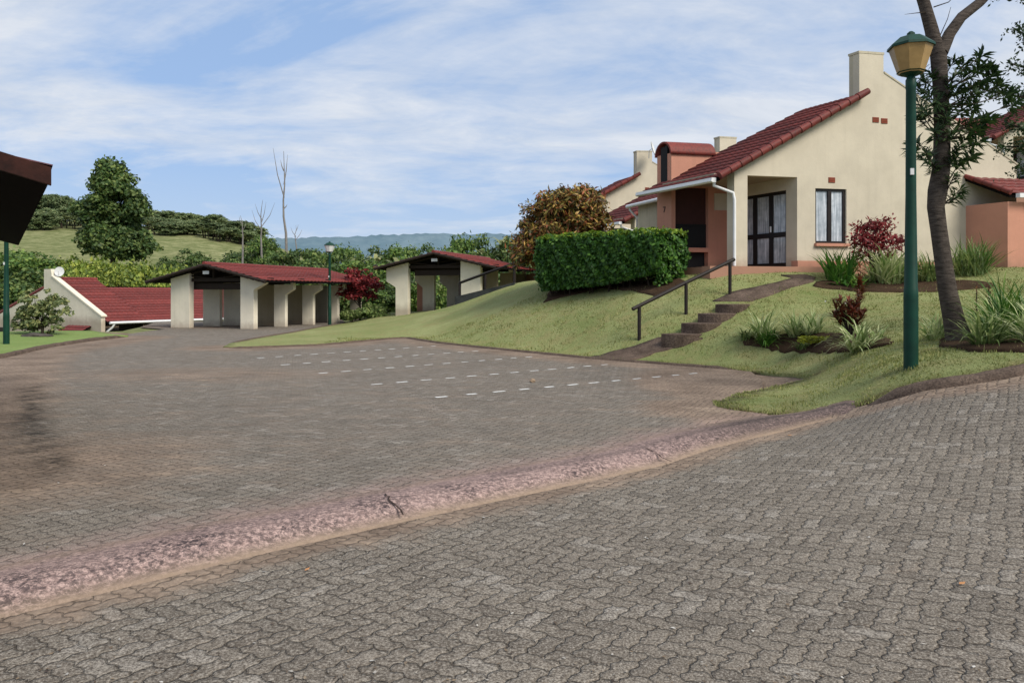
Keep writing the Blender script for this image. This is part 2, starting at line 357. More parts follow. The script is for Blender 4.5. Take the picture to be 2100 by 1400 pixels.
# ------------------------------------------------------------------ terrain (thin plate spline)
CP=[]
def cp(x,y,z): CP.append((x,y,z))
def cpp(px,py,d): p=P(px,py,d); CP.append(tuple(p))
for x,y,z in [(0,0,0),(-6,-2,0),(4,0,.03),(-3,2,0),(0,3,0),(2,3,0),(0,5,0),(-8,4,0),(-12,10,0),(3,4,.06),(4,6,.24),(6,5,.45),(8,3,.6),(10,6,1.05),(14,0,1.2),
              (2.4,8,.05),(3.74,8.1,.29),(4.5,8.3,.47),(5.4,8.3,.68),(8,8.6,1.12),(14,9.5,1.9),(0,8,0),(-6,12,0),(0,12,0),(-3,18,0),(-10,20,0),(2,14,0),(-12,30,0),(-8,26,0),(-9,36,0),(-16,36,0),(-15,26,0),(-18,16,0),(-25,10,0)]: cp(x,y,z)
for a in [(1465,827,10.2),(1600,838,9.4),(1800,810,8.7),(1560,793,11.7),(1665,768,12.5),
          (1868,755,9.23),(1868,700,12),(1868,640,16.4),(1868,580,20.6),
          (1680,705,14.8),(1680,650,17.4),(1680,600,19.6),(1680,567,21),
          (1480,755,15.7),(1480,700,17.1),(1480,650,18.6),(1480,600,20.1),(1480,567,21.2),
          (1290,738,17.6),(1290,700,18.6),(1290,650,20.1),(1290,610,21.5),
          (1130,722,19.9),(1130,690,21),(1130,650,22.8),(1130,610,24.9),(1130,580,27.5),
          (980,715,21.2),(980,680,24),(980,650,26.6),(980,615,31),
          (830,693,26),(830,675,28.5),(830,655,33),(830,645,38),(700,699,24.6),(700,680,29),(700,665,35.5),
          (2100,700,10.6),(2100,650,14),(2100,600,18),(2100,552,21.2),(2300,700,11),(2300,600,18),
          (1060,581,31.5),(1000,601,32)]: cpp(*a)
for x,y,z in [(7,24,2.25),(11,24,2.3),(16,23,2.4),(5,28,2.1),(10,34,2.3),(3,33,2.0),(4,40,2.3),(0,38,1.4),(16,30,3.2),(24,30,4.6),(26,36,5.4),(34,34,6),(24,18,3.0),
              (-4,42,.6),(-8,42,.4),(-2,48,0),(-3,36,.9),(-10,46,-.5),(-17,42,-.8),(-16,48,-2.2),
              (-20,30,-.1),(-21,36,-1.6),(-22,41,-2.3),(-30,40,-2.3),(-27,33,-1.4),(-26,48,-2.6),(-35,30,-1.5),(-24,26,-.1),
              (-30,70,-2.5),(-15,56,-2.8),(-45,60,-1),(-40,80,1.5),(-46,100,5.2),(-62,100,5),(-90,100,7),(-85,130,11.3),(-72,150,14.8),(-100,160,17.5),(-55,150,12.6),(-44,140,9),(-30,145,5),(-22,110,0),(-30,100,2),
              (-10,80,-4),(0,100,-4),(20,90,-2),(0,60,-2),(15,60,1),(40,60,5),(60,40,7),(40,100,3),(-110,200,15),(-60,200,9),(0,200,-5),(60,200,0),(-140,120,10),(-60,60,0),(120,60,9),(120,200,5),(-130,60,2),(-60,10,0),(60,0,3),(0,-30,0),(60,-30,3),(-60,-30,0),(-150,-30,0),(200,0,6)]: cp(x,y,z)
CP=np.array(CP)
def tps_fit(C):
    n=len(C); D=np.hypot(C[:,None,0]-C[None,:,0],C[:,None,1]-C[None,:,1]); K=np.where(D>0,D*D*np.log(D+1e-12),0)+np.eye(n)*.02
    Pm=np.c_[np.ones(n),C[:,:2]]; A=np.block([[K,Pm],[Pm.T,np.zeros((3,3))]])
    return np.linalg.solve(A,np.r_[C[:,2],0,0,0])
WT=tps_fit(CP)
def tps(x,y):
    out=np.empty(len(x))
    for i in range(0,len(x),20000):
        a=x[i:i+20000,None]-CP[None,:,0]; b=y[i:i+20000,None]-CP[None,:,1]; D=np.hypot(a,b)
        out[i:i+20000]=(np.where(D>0,D*D*np.log(D+1e-12),0))@WT[:len(CP)]+WT[-3]+WT[-2]*x[i:i+20000]+WT[-1]*y[i:i+20000]
    return out
def seg_dist(x,y,poly,closed=True):
    d=np.full(len(x),1e9); n=len(poly)
    for i in range(n if closed else n-1):
        ax,ay=poly[i]; bx,by=poly[(i+1)%n]; vx,vy=bx-ax,by-ay; L2=vx*vx+vy*vy+1e-9
        t=np.clip(((x-ax)*vx+(y-ay)*vy)/L2,0,1); d=np.minimum(d,np.hypot(x-ax-t*vx,y-ay-t*vy))
    return d
def inside(x,y,poly):
    c=np.zeros(len(x),bool); n=len(poly)
    for i in range(n):
        ax,ay=poly[i]; bx,by=poly[(i+1)%n]
        k=((ay>y)!=(by>y))&(x<(bx-ax)*(y-ay)/(by-ay+1e-12)+ax); c^=k
    return c
HUMP=[(-9.5,-1.2),(-6,1.4),(-4.2,2.75),(-2.69,3.88),(-1.73,4.76),(-.80,5.52),(-.2,5.99),(1.18,7.05),(2.3,7.75),(3.3,8.05),(3.95,8.17)]
LAWNEDGE=[L(457,712.6),L(500,714),L(543,712.5),L(600,710.5),L(657,708),L(735,701),L(800,695),L(834,693),L(897,703),L(960,710),L(1028,717),L(1110,725),L(1200,734),L(1274,740),L(1340,745),L(1420,751),L(1500,757)]
LAWNLEFT=[L(700,664),L(650,672),L(600,682),L(550,690),L(510,697),L(470,705)]
LOT=[(-9.5,-1.2),(-6,1.4),(-4.2,2.75),(-2.69,3.88),(-1.73,4.76),(-.80,5.52),(-.2,5.99),(1.18,7.05),(2.42,8.22),(3.0,8.75),(3.35,9.5),(3.4,10.4),(3.9,11.5),(4.6,13.6),(4.9,15.3)]+LAWNEDGE[::-1]+LAWNLEFT[::-1]+[(-9.0,40),(-10,43.5),(-19.5,40.5),(-17.2,34.2),L(338,675),L(300,679),L(262,685),L(262,691),L(180,700),L(90,714),L(0,735),(-14.5,14),(-18,8)]
LOTp=LOT
def h(x,y):
    x=np.atleast_1d(np.asarray(x,float)); y=np.atleast_1d(np.asarray(y,float))
    z=tps(x,y)
    r=np.hypot(x,y); k=np.clip((r-190)/150,0,1); k=k*k*(3-2*k); z=z*(1-k)+(-6)*k
    near=r<70
    if near.any():
        xn,yn=x[near],y[near]; ins=inside(xn,yn,LOTp); d=np.where(ins,0,seg_dist(xn,yn,LOTp)); f=np.clip(d/1.8,0,1); f=f*f*(3-2*f)
        z[near]=z[near]*f
    return z
def h1(x,y): return float(h(x,y)[0])
def G(px,py,dmin=3,dmax=120):
    ds=np.arange(dmin,dmax,.05); x=(px-1050)/FP*ds; z=H-(py-HY)/FP*ds; g=h(x,ds); k=np.where(g>=z)[0]
    d=ds[k[0]] if len(k) else ds[-1]
    return Vector(((px-1050)/FP*d,d,H-(py-HY)/FP*d))
HUMP=HUMP[:8]+[tuple(G(*p).xy) for p in ((1400,915),(1500,892),(1620,867),(1700,850),(1765,835))]
def X(px,d): return (px-1050)/FP*d
def onto(px,d): x=X(px,d); return Vector((x,d,h1(x,d)))

# terrain sheet
def axis(lo,hi,step,far,neg):
    a=list(np.arange(lo,hi+1e-6,step)); s=step; v=hi
    while v<far: s=min(s*1.13,200); v+=s; a.append(v)
    s=step; v=lo; b=[]
    while v>-neg: s=min(s*1.13,200); v-=s; b.append(v)
    return np.array(b[::-1]+a)
gx=axis(-24,18,.25,4500,4500); gy=axis(-1,46,.25,4500,60)
GX,GY=np.meshgrid(gx,gy); fx,fy=GX.ravel(),GY.ravel(); fz=h(fx,fy)-.05
# keep the sheet clear of the slab and steps above it
nx=len(gx); idx=np.arange(len(fx)).reshape(GX.shape)
F=np.stack([idx[:-1,:-1],idx[:-1,1:],idx[1:,1:],idx[1:,:-1]],-1).reshape(-1,4)
go=np_obj('ground',np.c_[fx,fy,fz],F,M['ground'],smooth=True); tag(go,kind='structure')
def set_attr(o,name,vals):
    a=o.data.attributes.new(name,'FLOAT','POINT'); a.data.foreach_set('value',np.asarray(vals,dtype=np.float32))
dl=np.where(inside(fx,fy,LOTp),0,seg_dist(fx,fy,LOTp)); set_attr(go,'soil',np.where(dl<1.5,1,0)*(fy<30))

def sheet(name,poly,mat,dz,step,attrs=None,skirt=0,jit=0,subdiv=.25,near_step=None):
    pts=[]
    n=len(poly)
    for i in range(n):
        a=Vector(poly[i]); b=Vector(poly[(i+1)%n]); m=max(1,int((b-a).length/subdiv))
        for k in range(m):
            q=a.lerp(b,k/m)
            if jit: q=q+Vector((random.uniform(-jit,jit),random.uniform(-jit,jit)))
            pts.append(q)
    bx=[p.x for p in pts]; by=[p.y for p in pts]
    nb=len(pts)
    X_,Y_=np.meshgrid(np.arange(min(bx),max(bx),step),np.arange(min(by),max(by),step)); X_=X_.ravel()+rng.uniform(-.1,.1,X_.size)*step; Y_=Y_.ravel()
    pl=[(p.x,p.y) for p in pts]; k=inside(X_,Y_,pl); X_,Y_=X_[k],Y_[k]; k=seg_dist(X_,Y_,pl)>step*.35; X_,Y_=X_[k],Y_[k]
    allp=pts+[Vector((a,b)) for a,b in zip(X_,Y_)]
    r=delaunay_2d_cdt(allp,[],[list(range(nb))],1,1e-5)
    V=np.array([(v.x,v.y) for v in r[0]]); T=np.array([f for f in r[2] if len(f)==3])
    z=h(V[:,0],V[:,1])+dz
    ok=(V[T[:,1],0]-V[T[:,0],0])*(V[T[:,2],1]-V[T[:,0],1])-(V[T[:,1],1]-V[T[:,0],1])*(V[T[:,2],0]-V[T[:,0],0])
    T[ok<0]=T[ok<0][:,::-1]
    V3=np.c_[V,z]
    if skirt:
        ed={}
        for t in T:
            for a,b in ((t[0],t[1]),(t[1],t[2]),(t[2],t[0])): ed[(a,b)]=1
        bd=[e for e in ed if (e[1],e[0]) not in ed]; base=len(V3); mp={}
        for a,b in bd:
            for q in (a,b):
                if q not in mp: mp[q]=base+len(mp)
        add=np.array([V3[q]-(0,0,skirt) for q in mp]); V3=np.r_[V3,add]
        T=np.r_[T,np.array([t for a,b in bd for t in ((b,a,mp[a]),(b,mp[a],mp[b]))])]
    o=np_obj(name,V3,T,mat,smooth=not skirt); tag(o,kind='structure')
    if attrs:
        for kk,fn in attrs.items(): set_attr(o,kk,fn(V3[:,0],V3[:,1]))
    return o
def sm(d,a,b): t=np.clip((d-a)/(b-a),0,1); return 1-t*t*(3-2*t)
def dirt_lot(x,y):
    e=seg_dist(x,y,LAWNEDGE,False); v=sm(e,.0,2.2)*.85
    v=np.maximum(v,sm(np.hypot((x-3.9),(y-13)/1.8),.6,2.6)*1.05)
    v=np.maximum(v,sm(np.hypot((x-2.9),(y-10.2)),.3,1.8))
    left=[(-4.2,2.0),(-5.3,4.5),(-8,10),(-12.5,18),L(90,716),L(255,693)]
    v=np.maximum(v,sm(seg_dist(x,y,left,False),.2,2.6)*.95)
    v=np.maximum(v,sm(np.hypot((x+6.2)/2.2,(y-14.5)),.3,2.8)*.5); v=np.maximum(v,sm(np.hypot((x+4.6)/1.6,(y-6.8)/1.5),.2,2.2)*.62)
    v=np.maximum(v,sm(seg_dist(x,y,[(-18,35.5),(-13.5,34.4),(-10,43)],False),.5,2.0)*.9)
    v=np.maximum(v,sm(seg_dist(x,y,HUMP,False),.3,.9)*.25)
    v=np.maximum(v,sm(seg_dist(x,y,[(2.9,8.7),(3.2,9.5),(3.0,10.4),(3.7,11.6),(4.6,13.6),(4.9,15.3)],False),.1,.9)*1.5); return np.maximum(v,.24)
def dark_mark_lot(x,y):  # dark patch along a short line at the left of the lot
    a=L(62,790); b=L(110,960); c=L(70,870)
    v=sm(seg_dist(x,y,[a,c,b],False),.0,.24)*1.15
    return v
lot=sheet('parking_lot',LOT,M['paver_lot'],.0,.3,{'dirt':dirt_lot,'dark_mark':dark_mark_lot,'pink':lambda x,y: sm(seg_dist(x,y,HUMP,False),.35,1.0)*(y>-5)})
KERBR=[HUMP[-1]]+[tuple(G(*p).xy) for p in ((1830,818),(1900,800),(1980,787),(2050,776),(2100,767))]; _k=KERBR[-1]; KERBR+=[(_k[0]+1.2,_k[1]+.1),(_k[0]+3.2,_k[1]+.4),(14,max(9.7,_k[1]+1.2))]
ROAD=HUMP+KERBR[1:]+[(20,10.5),(20,-6),(-14,-6)]
def dirt_road(x,y): return np.maximum(.12,np.maximum(sm(seg_dist(x,y,HUMP,False),.25,.75)*1.0, sm(seg_dist(x,y,KERBR,False),.05,.75)*.95))
sheet('road',ROAD,M['paver_road'],.004,.25,{'dirt':dirt_road,'dark_mark':lambda x,y:x*0,'pink':lambda x,y:x*0})

# speed hump / painted kerb ridge between lot and road
def ribbon(name,line,prof,mat,step=.12,attrs=None,zadd=0.,label=None,cat=None,kind='structure',crack=(),jit=0):
    pts=[]; 
    for i in range(len(line)-1):
        a=Vector(line[i]); b=Vector(line[i+1]); m=max(1,int((b-a).length/step))
        for k in range(m): pts.append(a.lerp(b,k/m))
    pts.append(Vector(line[-1]))
    for _ in range(4): pts=[pts[0]]+[(pts[i-1]+pts[i]*2+pts[i+1])/4 for i in range(1,len(pts)-1)]+[pts[-1]]
    V=[];S=[]
    for i,p in enumerate(pts):
        t=(pts[min(i+1,len(pts)-1)]-pts[max(i-1,0)]).normalized(); nrm=Vector((-t.y,t.x)); 
        for (o,z) in prof:
            q=p+nrm*o; j=random.uniform(-jit,jit); e_=min(1,(min(i,len(pts)-1-i))/4); z=z*e_-.03*(1-e_)
            V.append((q.x,q.y,z+j)); S.append(o)
    V=np.array(V); V[:,2]+=h(V[:,0],V[:,1])+zadd
    k=len(prof); F=np.array([(i*k+j,(i+1)*k+j,(i+1)*k+j+1,i*k+j+1) for i in range(len(pts)-1) for j in range(k-1)])
    o=np_obj(name,V,F,mat,smooth=True); tag(o,label,cat,kind=kind)
    if attrs:
        for kk,fn in attrs.items(): set_attr(o,kk,fn(V[:,0],V[:,1],np.array(S)))
    return o
hp=[(-.34,-.03),(-.30,.012),(-.24,.018),(-.20,.035),(-.16,.055),(-.08,.074),(0,.082),(.08,.076),(.18,.062),(.28,.045),(.38,.028),(.50,.014),(.56,-.02)]
ribbon('speed_hump',HUMP,hp,M['hump'],.06,{'dirt':lambda x,y,s:np.where(s<0,sm(-s,.16,.30)*-1+1,sm(s,.22,.5)*-.55+.55),
      'dark':lambda x,y,s: np.clip(sm(np.abs(s-.12),.0,.1)*.55*(x>-.2)+np.clip((x-1.6)/1.0,0,1)*.75,0,1)},.003,jit=.004,
      label='faded pink painted concrete hump running diagonally across the paving',cat='kerb',kind='structure')
# crack
M['crack']=mat_simple('crack_brown',(.035,.022,.016),1,.4,20,.2); cr=MB(); c0=P(785,1042,5.5);  # dark brown colour of the thin crack strips
def crk(p0,seed,n=9,dx=.035,dy=-.075):
    random.seed(seed); x,y=p0; pts=[(x,y)]
    for i in range(n): x+=dx*random.uniform(.1,1.2); y+=dy*random.uniform(.4,1.1); pts.append((x,y))
    return pts
for p0,sd,n in (((-.97,5.66),3,9),((1.30,7.22),5,6)):
    pts=crk(p0,sd,n); hv=[]
    for i,(x,y) in enumerate(pts):
        d=seg_dist(np.array([x]),np.array([y]),HUMP,False)[0]; zz=h1(x,y)+np.interp(d,[0,.08,.18,.28,.4,.6],[.088,.082,.068,.05,.03,.008])
        w=.004+.004*math.sin(i*1.7)**2; hv+= [(x-w,y-w*.2,zz+.004),(x+w,y+w*.2,zz+.004)]
    cr.add(hv,[(2*i,2*i+1,2*i+3,2*i+2) for i in range(len(pts)-1)])
tag(cr.build('pavement_crack',M['crack']),kind='structure')

# lawns
def near_edge(x,y): return np.maximum(sm(seg_dist(x,y,LAWNEDGE+[(4.9,15.3),(4.6,13.6)],False),.0,.35),sm(seg_dist(x,y,WEDGE+[(k_[0],k_[1]+.14) for k_ in KERBR[3:]],False),.0,.28))
WEDGE=[tuple(G(*p).xy) for p in [(1670,771),(1625,785),(1565,800),(1515,809)]]+[(3.2,11.0),(2.98,10.78),(2.9,10.5),(2.95,10.22),(3.15,9.98)]+[(3.55,9.62),(3.9,9.45)]+[(k_[0]+.02,k_[1]+.16) for k_ in KERBR[1:3]]
LAWN=LAWNLEFT[::-1]+[(-9.0,40)] ; 
LAWN=[LAWNEDGE[0]]+LAWNEDGE[1:]+[tuple(G(*p).xy) for p in [(1560,764),(1620,768)]]+WEDGE+[(k_[0],k_[1]+.14) for k_ in KERBR[3:]]+[(14.5,KERBR[-1][1]+.2),(20,10.8),(22,24),(14,24),(8,23),(6,30),(3,36),(0,43),(-5,44),(-8.2,41.5)]+LAWNLEFT
lawn=sheet('lawn',LAWN,M['lawn'],.015,.35,{'edge':near_edge,'bright':lambda x,y: x*0},skirt=.06,jit=.018,subdiv=.16)
STRIP=[L(262,690),L(180,698.5),L(90,712.5),L(0,733),(-14.9,13.5),(-24,12),(-24,26),(-19,28.4),(-16.5,29)]
sheet('lawn_strip',STRIP,M['lawn'],.05,.4,{'edge':lambda x,y:x*0,'bright':lambda x,y:x*0+1},skirt=.12,jit=.03,subdiv=.2)
kp=[(-.09,-.04),(-.07,.035),(0,.05),(.06,.04),(.08,-.04)]
ribbon('kerb',LAWNEDGE+[(4.9,15.3)],kp,M['kerb'],.15,zadd=0,jit=.006,kind='structure')
ribbon('kerb',LAWNLEFT[::-1],kp,M['kerb'],.2,kind='structure')
ribbon('kerb',[L(262,690.5),L(180,699.5),L(90,713.5),L(0,734.5),(-14.9,13.2)],[(-.10,-.04),(-.09,.08),(0,.10),(.08,.08),(.1,-.04)],M['kerb'],.2,jit=.008,kind='structure')
ribbon('kerb',KERBR,[(-.10,-.05),(-.09,.03),(-.05,.075),(.04,.085),(.11,.06),(.13,-.04)],M['kerb'],.1,jit=.008,kind='structure')

# parking lines (painted single pavers)
ends=[((907,814),(1422,766)),((773,788),(1240,748)),((664,765),(1085,732)),((586,748),(975,720)),((535,734),(888,710))]
for (a,b) in ends:
    p=Vector(L(*a)); q=Vector(L(*b)); m=MB(); n=12; dr=(q-p).normalized(); nr=Vector((-dr.y,dr.x)); Ln=(q-p).length
    for i in range(n):
        c=p+dr*(Ln*i/(n-1)+random.uniform(-.02,.02)); w=.035+random.uniform(-.008,.006); l=.105+random.uniform(-.015,.012)
        vs=[]
        for u in (-1,-.33,.33,1): 
            j=random.uniform(-.006,.006)
            for s in (-1,1): vs.append((*(c+dr*l*u+nr*(w*s+j)),.006))
        m.add(vs,[(0,2,3,1),(2,4,5,3),(4,6,7,5)])
    tag(m.build('parking_line',M['linepaint']),kind='structure')

# ------------------------------------------------------------------ footpath + steps + handrail
def pathpoly(pl,pr): return [tuple(G(*p).xy) for p in pl]+[tuple(G(*p).xy) for p in pr[::-1]]
sheet('footpath',pathpoly([(1212,734),(1250,725),(1300,713),(1350,697)],[(1284,741),(1340,727),(1395,712),(1440,698)]),M['step'],.045,.2,skirt=.08,jit=.02)
sheet('footpath',pathpoly([(1462,620),(1500,603),(1545,592),(1590,583),(1628,573),(1600,567)],[(1540,622),(1590,604),(1625,592),(1668,580),(1672,571),(1650,566)]),M['step'],.045,.2,skirt=.08,jit=.02)
st=empty('garden_steps',(0,0,0),0,'four curved brown concrete steps climbing the lawn beside the sloping handrail','steps')
spx=[(1403,696),(1440,674),(1470,654),(1502,635)]
bot=G(*spx[0]); top=G(1502,633); 
topd=top.y
for i,(px,py) in enumerate(spx):
    b=G(px,py); w=.57-.04*i; m=MB(); n=12; nb=G(*spx[i+1]) if i<3 else b+Vector((.38,.55,.22))
    hgt=.145; z1=b.z+hgt; front=[]
    for k in range(n+1):
        u=-1+2*k/n; front.append((b.x+u*w, b.y-.34*(1-u*u)+.02*u))
    back=[(nb.x+w*.95,nb.y+.14+.10),(nb.x-w*.95,nb.y+.14-.05)]
    poly=front+back
    m.prism(poly,lambda p:Vector((p[0],p[1],b.z-.35)),lambda p:Vector((p[0],p[1],z1-(.0))))
    m.build('step',M['step'],st,bevel=.02)
def handrail(posts,r0,r1,rad,label,prad=None):
    t=empty('handrail',posts[0][0],0,label,'handrail'); o=posts[0][0]
    for b,tp in posts: MB().tube([b-o-Vector((0,0,.15)),tp-o],prad or rad,10).build('post',M['handrail'],t)
    MB().tube([r0-o,(r0+r1)/2-o+Vector((0,0,.01)),r1-o],rad,10).build('rail',M['handrail'],t)
hb=[G(1311,699),G(1407,646),G(1497,606)]
ht=[P(1311,627,hb[0].y),P(1407,580,hb[1].y),P(1497,536,hb[2].y)]
dv=(ht[2]-ht[0]); handrail(list(zip(hb,ht)),ht[0]-dv*.07,ht[2]+dv*.05,.048,'dark wooden handrail on three posts beside the garden steps',.045)
# ramp with handrail on the mound
rb=[onto(943,33.5),onto(995,33.0),onto(1055,31.8)]
rt=[P(943,580,33.5),P(995,560,33.0),P(1055,540,31.8)]
handrail([(b,t) for b,t in zip(rb,rt)],rt[0],rt[2]+(rt[2]-rt[0])*.02,.06,'dark handrail on the crest of the lawn in front of the right carport',.06)
m=MB(); 
ra=P(933,612,32.6); rc=P(1055,581,30.9)
def rmp(p): pass
m.add([ra+Vector((0,0,-.5)),rc+Vector((0,0,-.5)),rc+Vector((0,0,.04)),ra+Vector((0,0,.08)),ra+Vector((.1,1.0,-.5)),rc+Vector((.1,1.0,-.5)),rc+Vector((.1,1.,.04)),ra+Vector((.1,1.,.08))],[(0,1,2,3),(4,7,6,5),(3,2,6,7),(0,4,5,1),(0,3,7,4),(1,5,6,2)])
tag(m.build('ramp',M['concrete']),'low dark concrete ramp edge running up the lawn below the handrail','ramp')

# ------------------------------------------------------------------ houses
def V3(*a): return Vector(a)
def bil(A,B,C,D,u,v): return (A*(1-u)+B*u)*(1-v)+(D*(1-u)+C*u)*v
def tiled(A,B,C,D,wave=.30,row=.33,amp=.026,stp=.035,res=6):
    """A,B eave ends, C,D ridge ends (C above B). Real stepped, waved rows of tiles."""
    A,B,C,D=map(Vector,(A,B,C,D)); lu=(B-A).length; lv=((D-A).length+(C-B).length)/2
    nrm=(B-A).cross(D-A).normalized(); nrm=nrm if nrm.z>0 else -nrm
    nw=max(1,round(lu/wave)); nr=max(1,round(lv/row)); us=np.linspace(0,1,nw*res+1); V=[];Fc=[]
    prof=amp*np.abs(np.sin(np.pi*us*nw))**.8
    for r in range(nr):
        base=len(V)
        for (v,hh) in ((r/nr,stp),((r)/nr,0.),((r+1)/nr,0.)) if False else ((r/nr,-.0),(r/nr,stp),((r+1)/nr,.004)):
            for u,pz in zip(us,prof): V.append(tuple(bil(A,B,C,D,u,v)+nrm*(hh+pz)))
        n=len(us)
        for k in range(2):
            for i in range(n-1): Fc.append((base+k*n+i,base+k*n+i+1,base+(k+1)*n+i+1,base+(k+1)*n+i))
    return np.array(V),np.array(Fc)
def roof_part(name,A,B,C,D,mat,parent,loc=V3(0,0,0),thick=.07,**kw):
    V,Fc=tiled(A,B,C,D,**kw); o=np_obj(name,V,Fc,mat,parent)
    return o
def deck(A,B,C,D,th=.08,gap=.01):
    A,B,C,D=map(Vector,(A,B,C,D)); m=MB(); dz=V3(0,0,-gap); d2=V3(0,0,-gap-th)
    m.add([A+dz,B+dz,C+dz,D+dz,A+d2,B+d2,C+d2,D+d2],[(0,1,2,3),(7,6,5,4),(0,4,5,1),(1,5,6,2),(2,6,7,3),(3,7,4,0)]); return m
def verge(p0,p1,rad=.11,seg=.36,mat=None,parent=None,name='verge_tiles'):
    p0,p1=Vector(p0),Vector(p1); n=max(2,round((p1-p0).length/seg)); m=MB()
    for i in range(n):
        a=p0.lerp(p1,i/n); b=p0.lerp(p1,(i+1)/n+.01); m.tube([a,b],[rad*1.12,rad*.92],10)
    return m.build(name,mat,parent)

# local frame of the cottages: t along the gable (right), s into the depth, z above slab
aF=math.radians(12); aE=math.radians(27)
def fr(t,s,z): return V3(math.cos(aF)*t-math.sin(aE)*s, math.sin(aF)*t+math.cos(aE)*s, z)
def fbox(m,t0,t1,s0,s1,z0,z1): return m.box((t0,s0,z0),(t1,s1,z1),lambda q:fr(q.x,q.y,q.z))
SZ=2.35
def build_cottage(origin,rz,label,group):
    R=empty('cottage',origin,rz,label,'house',group)
    zr=lambda z:z-SZ
    E0=(-2.67,zr(4.92)); T0=(2.1,zr(7.60))           # verge bottom and top at gable
    pitch=(T0[1]-E0[1])/(T0[0]-E0[0])
    roofz=lambda t: E0[1]+(t-E0[0])*pitch-.10
    W=.22
    # gable wall with window hole, made of strips (t-ranges) : main wall t 0..7.8
    w0,w1,wz0,wz1=.605,1.66,zr(3.08),zr(4.72)
    rs=lambda t: zr(8.31)-(t-2.94)*(zr(8.31)-zr(5.69))/(7.8-2.94)
    gm=MB(); f0=lambda p:fr(p[0],0,p[1]); f1=lambda p:fr(p[0],W,p[1])
    PT=zr(2.55)
    gm.prism([(0,PT),(w0,PT),(w0,roofz(w0)),(0,roofz(0))],f0,f1)
    gm.prism([(w0,PT),(w1,PT),(w1,wz0),(w0,wz0)],f0,f1)
    gm.prism([(w0,wz1),(w1,wz1),(w1,roofz(w1)),(w0,roofz(w0))],f0,f1)
    gm.prism([(w1,PT),(7.8,PT),(7.8,zr(5.69)),(2.94,rs(2.94)),(2.94,zr(8.9)),(2.1,zr(8.9)),(2.1,roofz(2.1)),(w1,roofz(w1))],f0,f1)
    # beam panel over the porch and pillar
    gm.prism([(-1.62,zr(5.03)),(0,zr(5.03)),(0,roofz(0)),(-1.62,roofz(-1.62))],f0,f1)
    gm.prism([(-2.04,0.0),(-1.62,0.0),(-1.62,roofz(-1.62)),(-2.04,roofz(-2.04))],f0,lambda p:fr(p[0],.30,p[1]))
    gm.build('gable_wall',M['cream'],R)
    sk=MB(); fbox(sk,2.08,2.96,-.01,W+.16,zr(8.86),zr(8.93)); sk.build('parapet_cap',M['cream_old'],R)
    pk=MB(); pk.prism([(2.1,zr(7.3)),(2.94,zr(7.3)),(2.94,zr(8.87)),(2.1,zr(8.87))],lambda p:fr(p[0],W+.002,p[1]),lambda p:fr(p[0],W+.14,p[1])); pk.build('parapet_stack',M['cream_old'],R)
    cp_=MB(); cp_.prism([(2.96,rs(2.96)),(7.85,rs(7.85)),(7.85,rs(7.85)+.05),(2.96,rs(2.96)+.05)],lambda p:fr(p[0],-.02,p[1]),lambda p:fr(p[0],W+.04,p[1])); cp_.build('coping',M['cream_old'],R)
    pl=MB(); pl.prism([(0,-.02),(7.8,-.02),(7.8,PT),(0,PT)],lambda p:fr(p[0],-.025,p[1]),lambda p:fr(p[0],W,p[1])); pl.build('plinth',M['pink'],R)
    # slab
    sl=MB(); sl.prism([(-3.05,-.35),(2.3,-.35),(2.3,0.01),(-3.05,0.01)],lambda p:fr(p[0],-.32,p[1]),lambda p:fr(p[0],0.02,p[1]-.001))
    fbox(sl,-2.75,0.,.02,2.7,-.9,.008); sl.build('porch_slab',M['pink'],R)
    fd=MB(); fbox(fd,-2.6,7.7,.05,7,-1.6,-.03); fd.build('foundation',M['pink'],R)
    # side wall holding the door (t=0, facing left)
    dw=MB(); d0,d1,dz=.42,2.42,zr(4.70)
    side=lambda s0,s1,z0,z1: fbox(dw,0.0,.2,s0,s1,z0,z1)
    side(W+.001,d0,0.01,zr(6.2)); side(d0,d1,dz,zr(6.2)); side(d1,2.66,0.01,zr(6.2)); dw.build('porch_side_wall',M['cream'],R)
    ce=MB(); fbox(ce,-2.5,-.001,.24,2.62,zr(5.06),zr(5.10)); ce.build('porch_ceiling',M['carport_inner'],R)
    # door
    D=empty('door'); D.parent=R; 
    COL.objects.unlink(D); bpy.data.objects.remove(D)
    dm=MB(); n=3; cw=(d1-d0)/n
    cols=[d0+cw*i for i in range(n+1)]
    fbox(dm,.06,.14,d0,d1,0.02,.16); fbox(dm,.06,.14,d0,d1,dz-.10,dz); fbox(dm,.05,.15,d0,d1,.95,1.10)
    for c in cols: fbox(dm,.052,.148,max(d0,c-.075),min(d1,c+.075),.16,dz-.1)
    door=dm.build('door',M['frame'],R)
    for i in range(n):
        for (z0,z1) in ((.14,.97),(1.08,dz-.08)):
            g=MB(); fbox(g,.09,.10,cols[i]+.05,cols[i+1]-.05,z0,z1); g.build('pane',M['curtain'],door)
    hd=MB(); fbox(hd,.02,.05,d0+cw-.03,d0+cw+.0,1.12,1.30); hd.build('handle',M['white'],door)
    # window
    wm=MB(); q=.07
    def wb(t0,t1,z0,z1,s0=.05,s1=.13): fbox(wm,t0,t1,s0,s1,z0,z1)
    wb(w0,w0+q,wz0,wz1); wb(w1-q,w1,wz0,wz1); wb(w0+q,w1-q,wz0,wz0+q); wb(w0+q,w1-q,wz1-q,wz1); wc=(w0+w1)/2; wb(wc-.06,wc+.06,wz0+q,wz1-q,.045,.125)
    win=wm.build('window',M['frame'],R)
    for a,b in ((w0+q-.01,wc-.055),(wc+.055,w1-q+.01)):
        g=MB(); fbox(g,a,b,.088,.098,wz0+q-.01,wz1-q+.01); g.build('pane',M['curtain'],win)
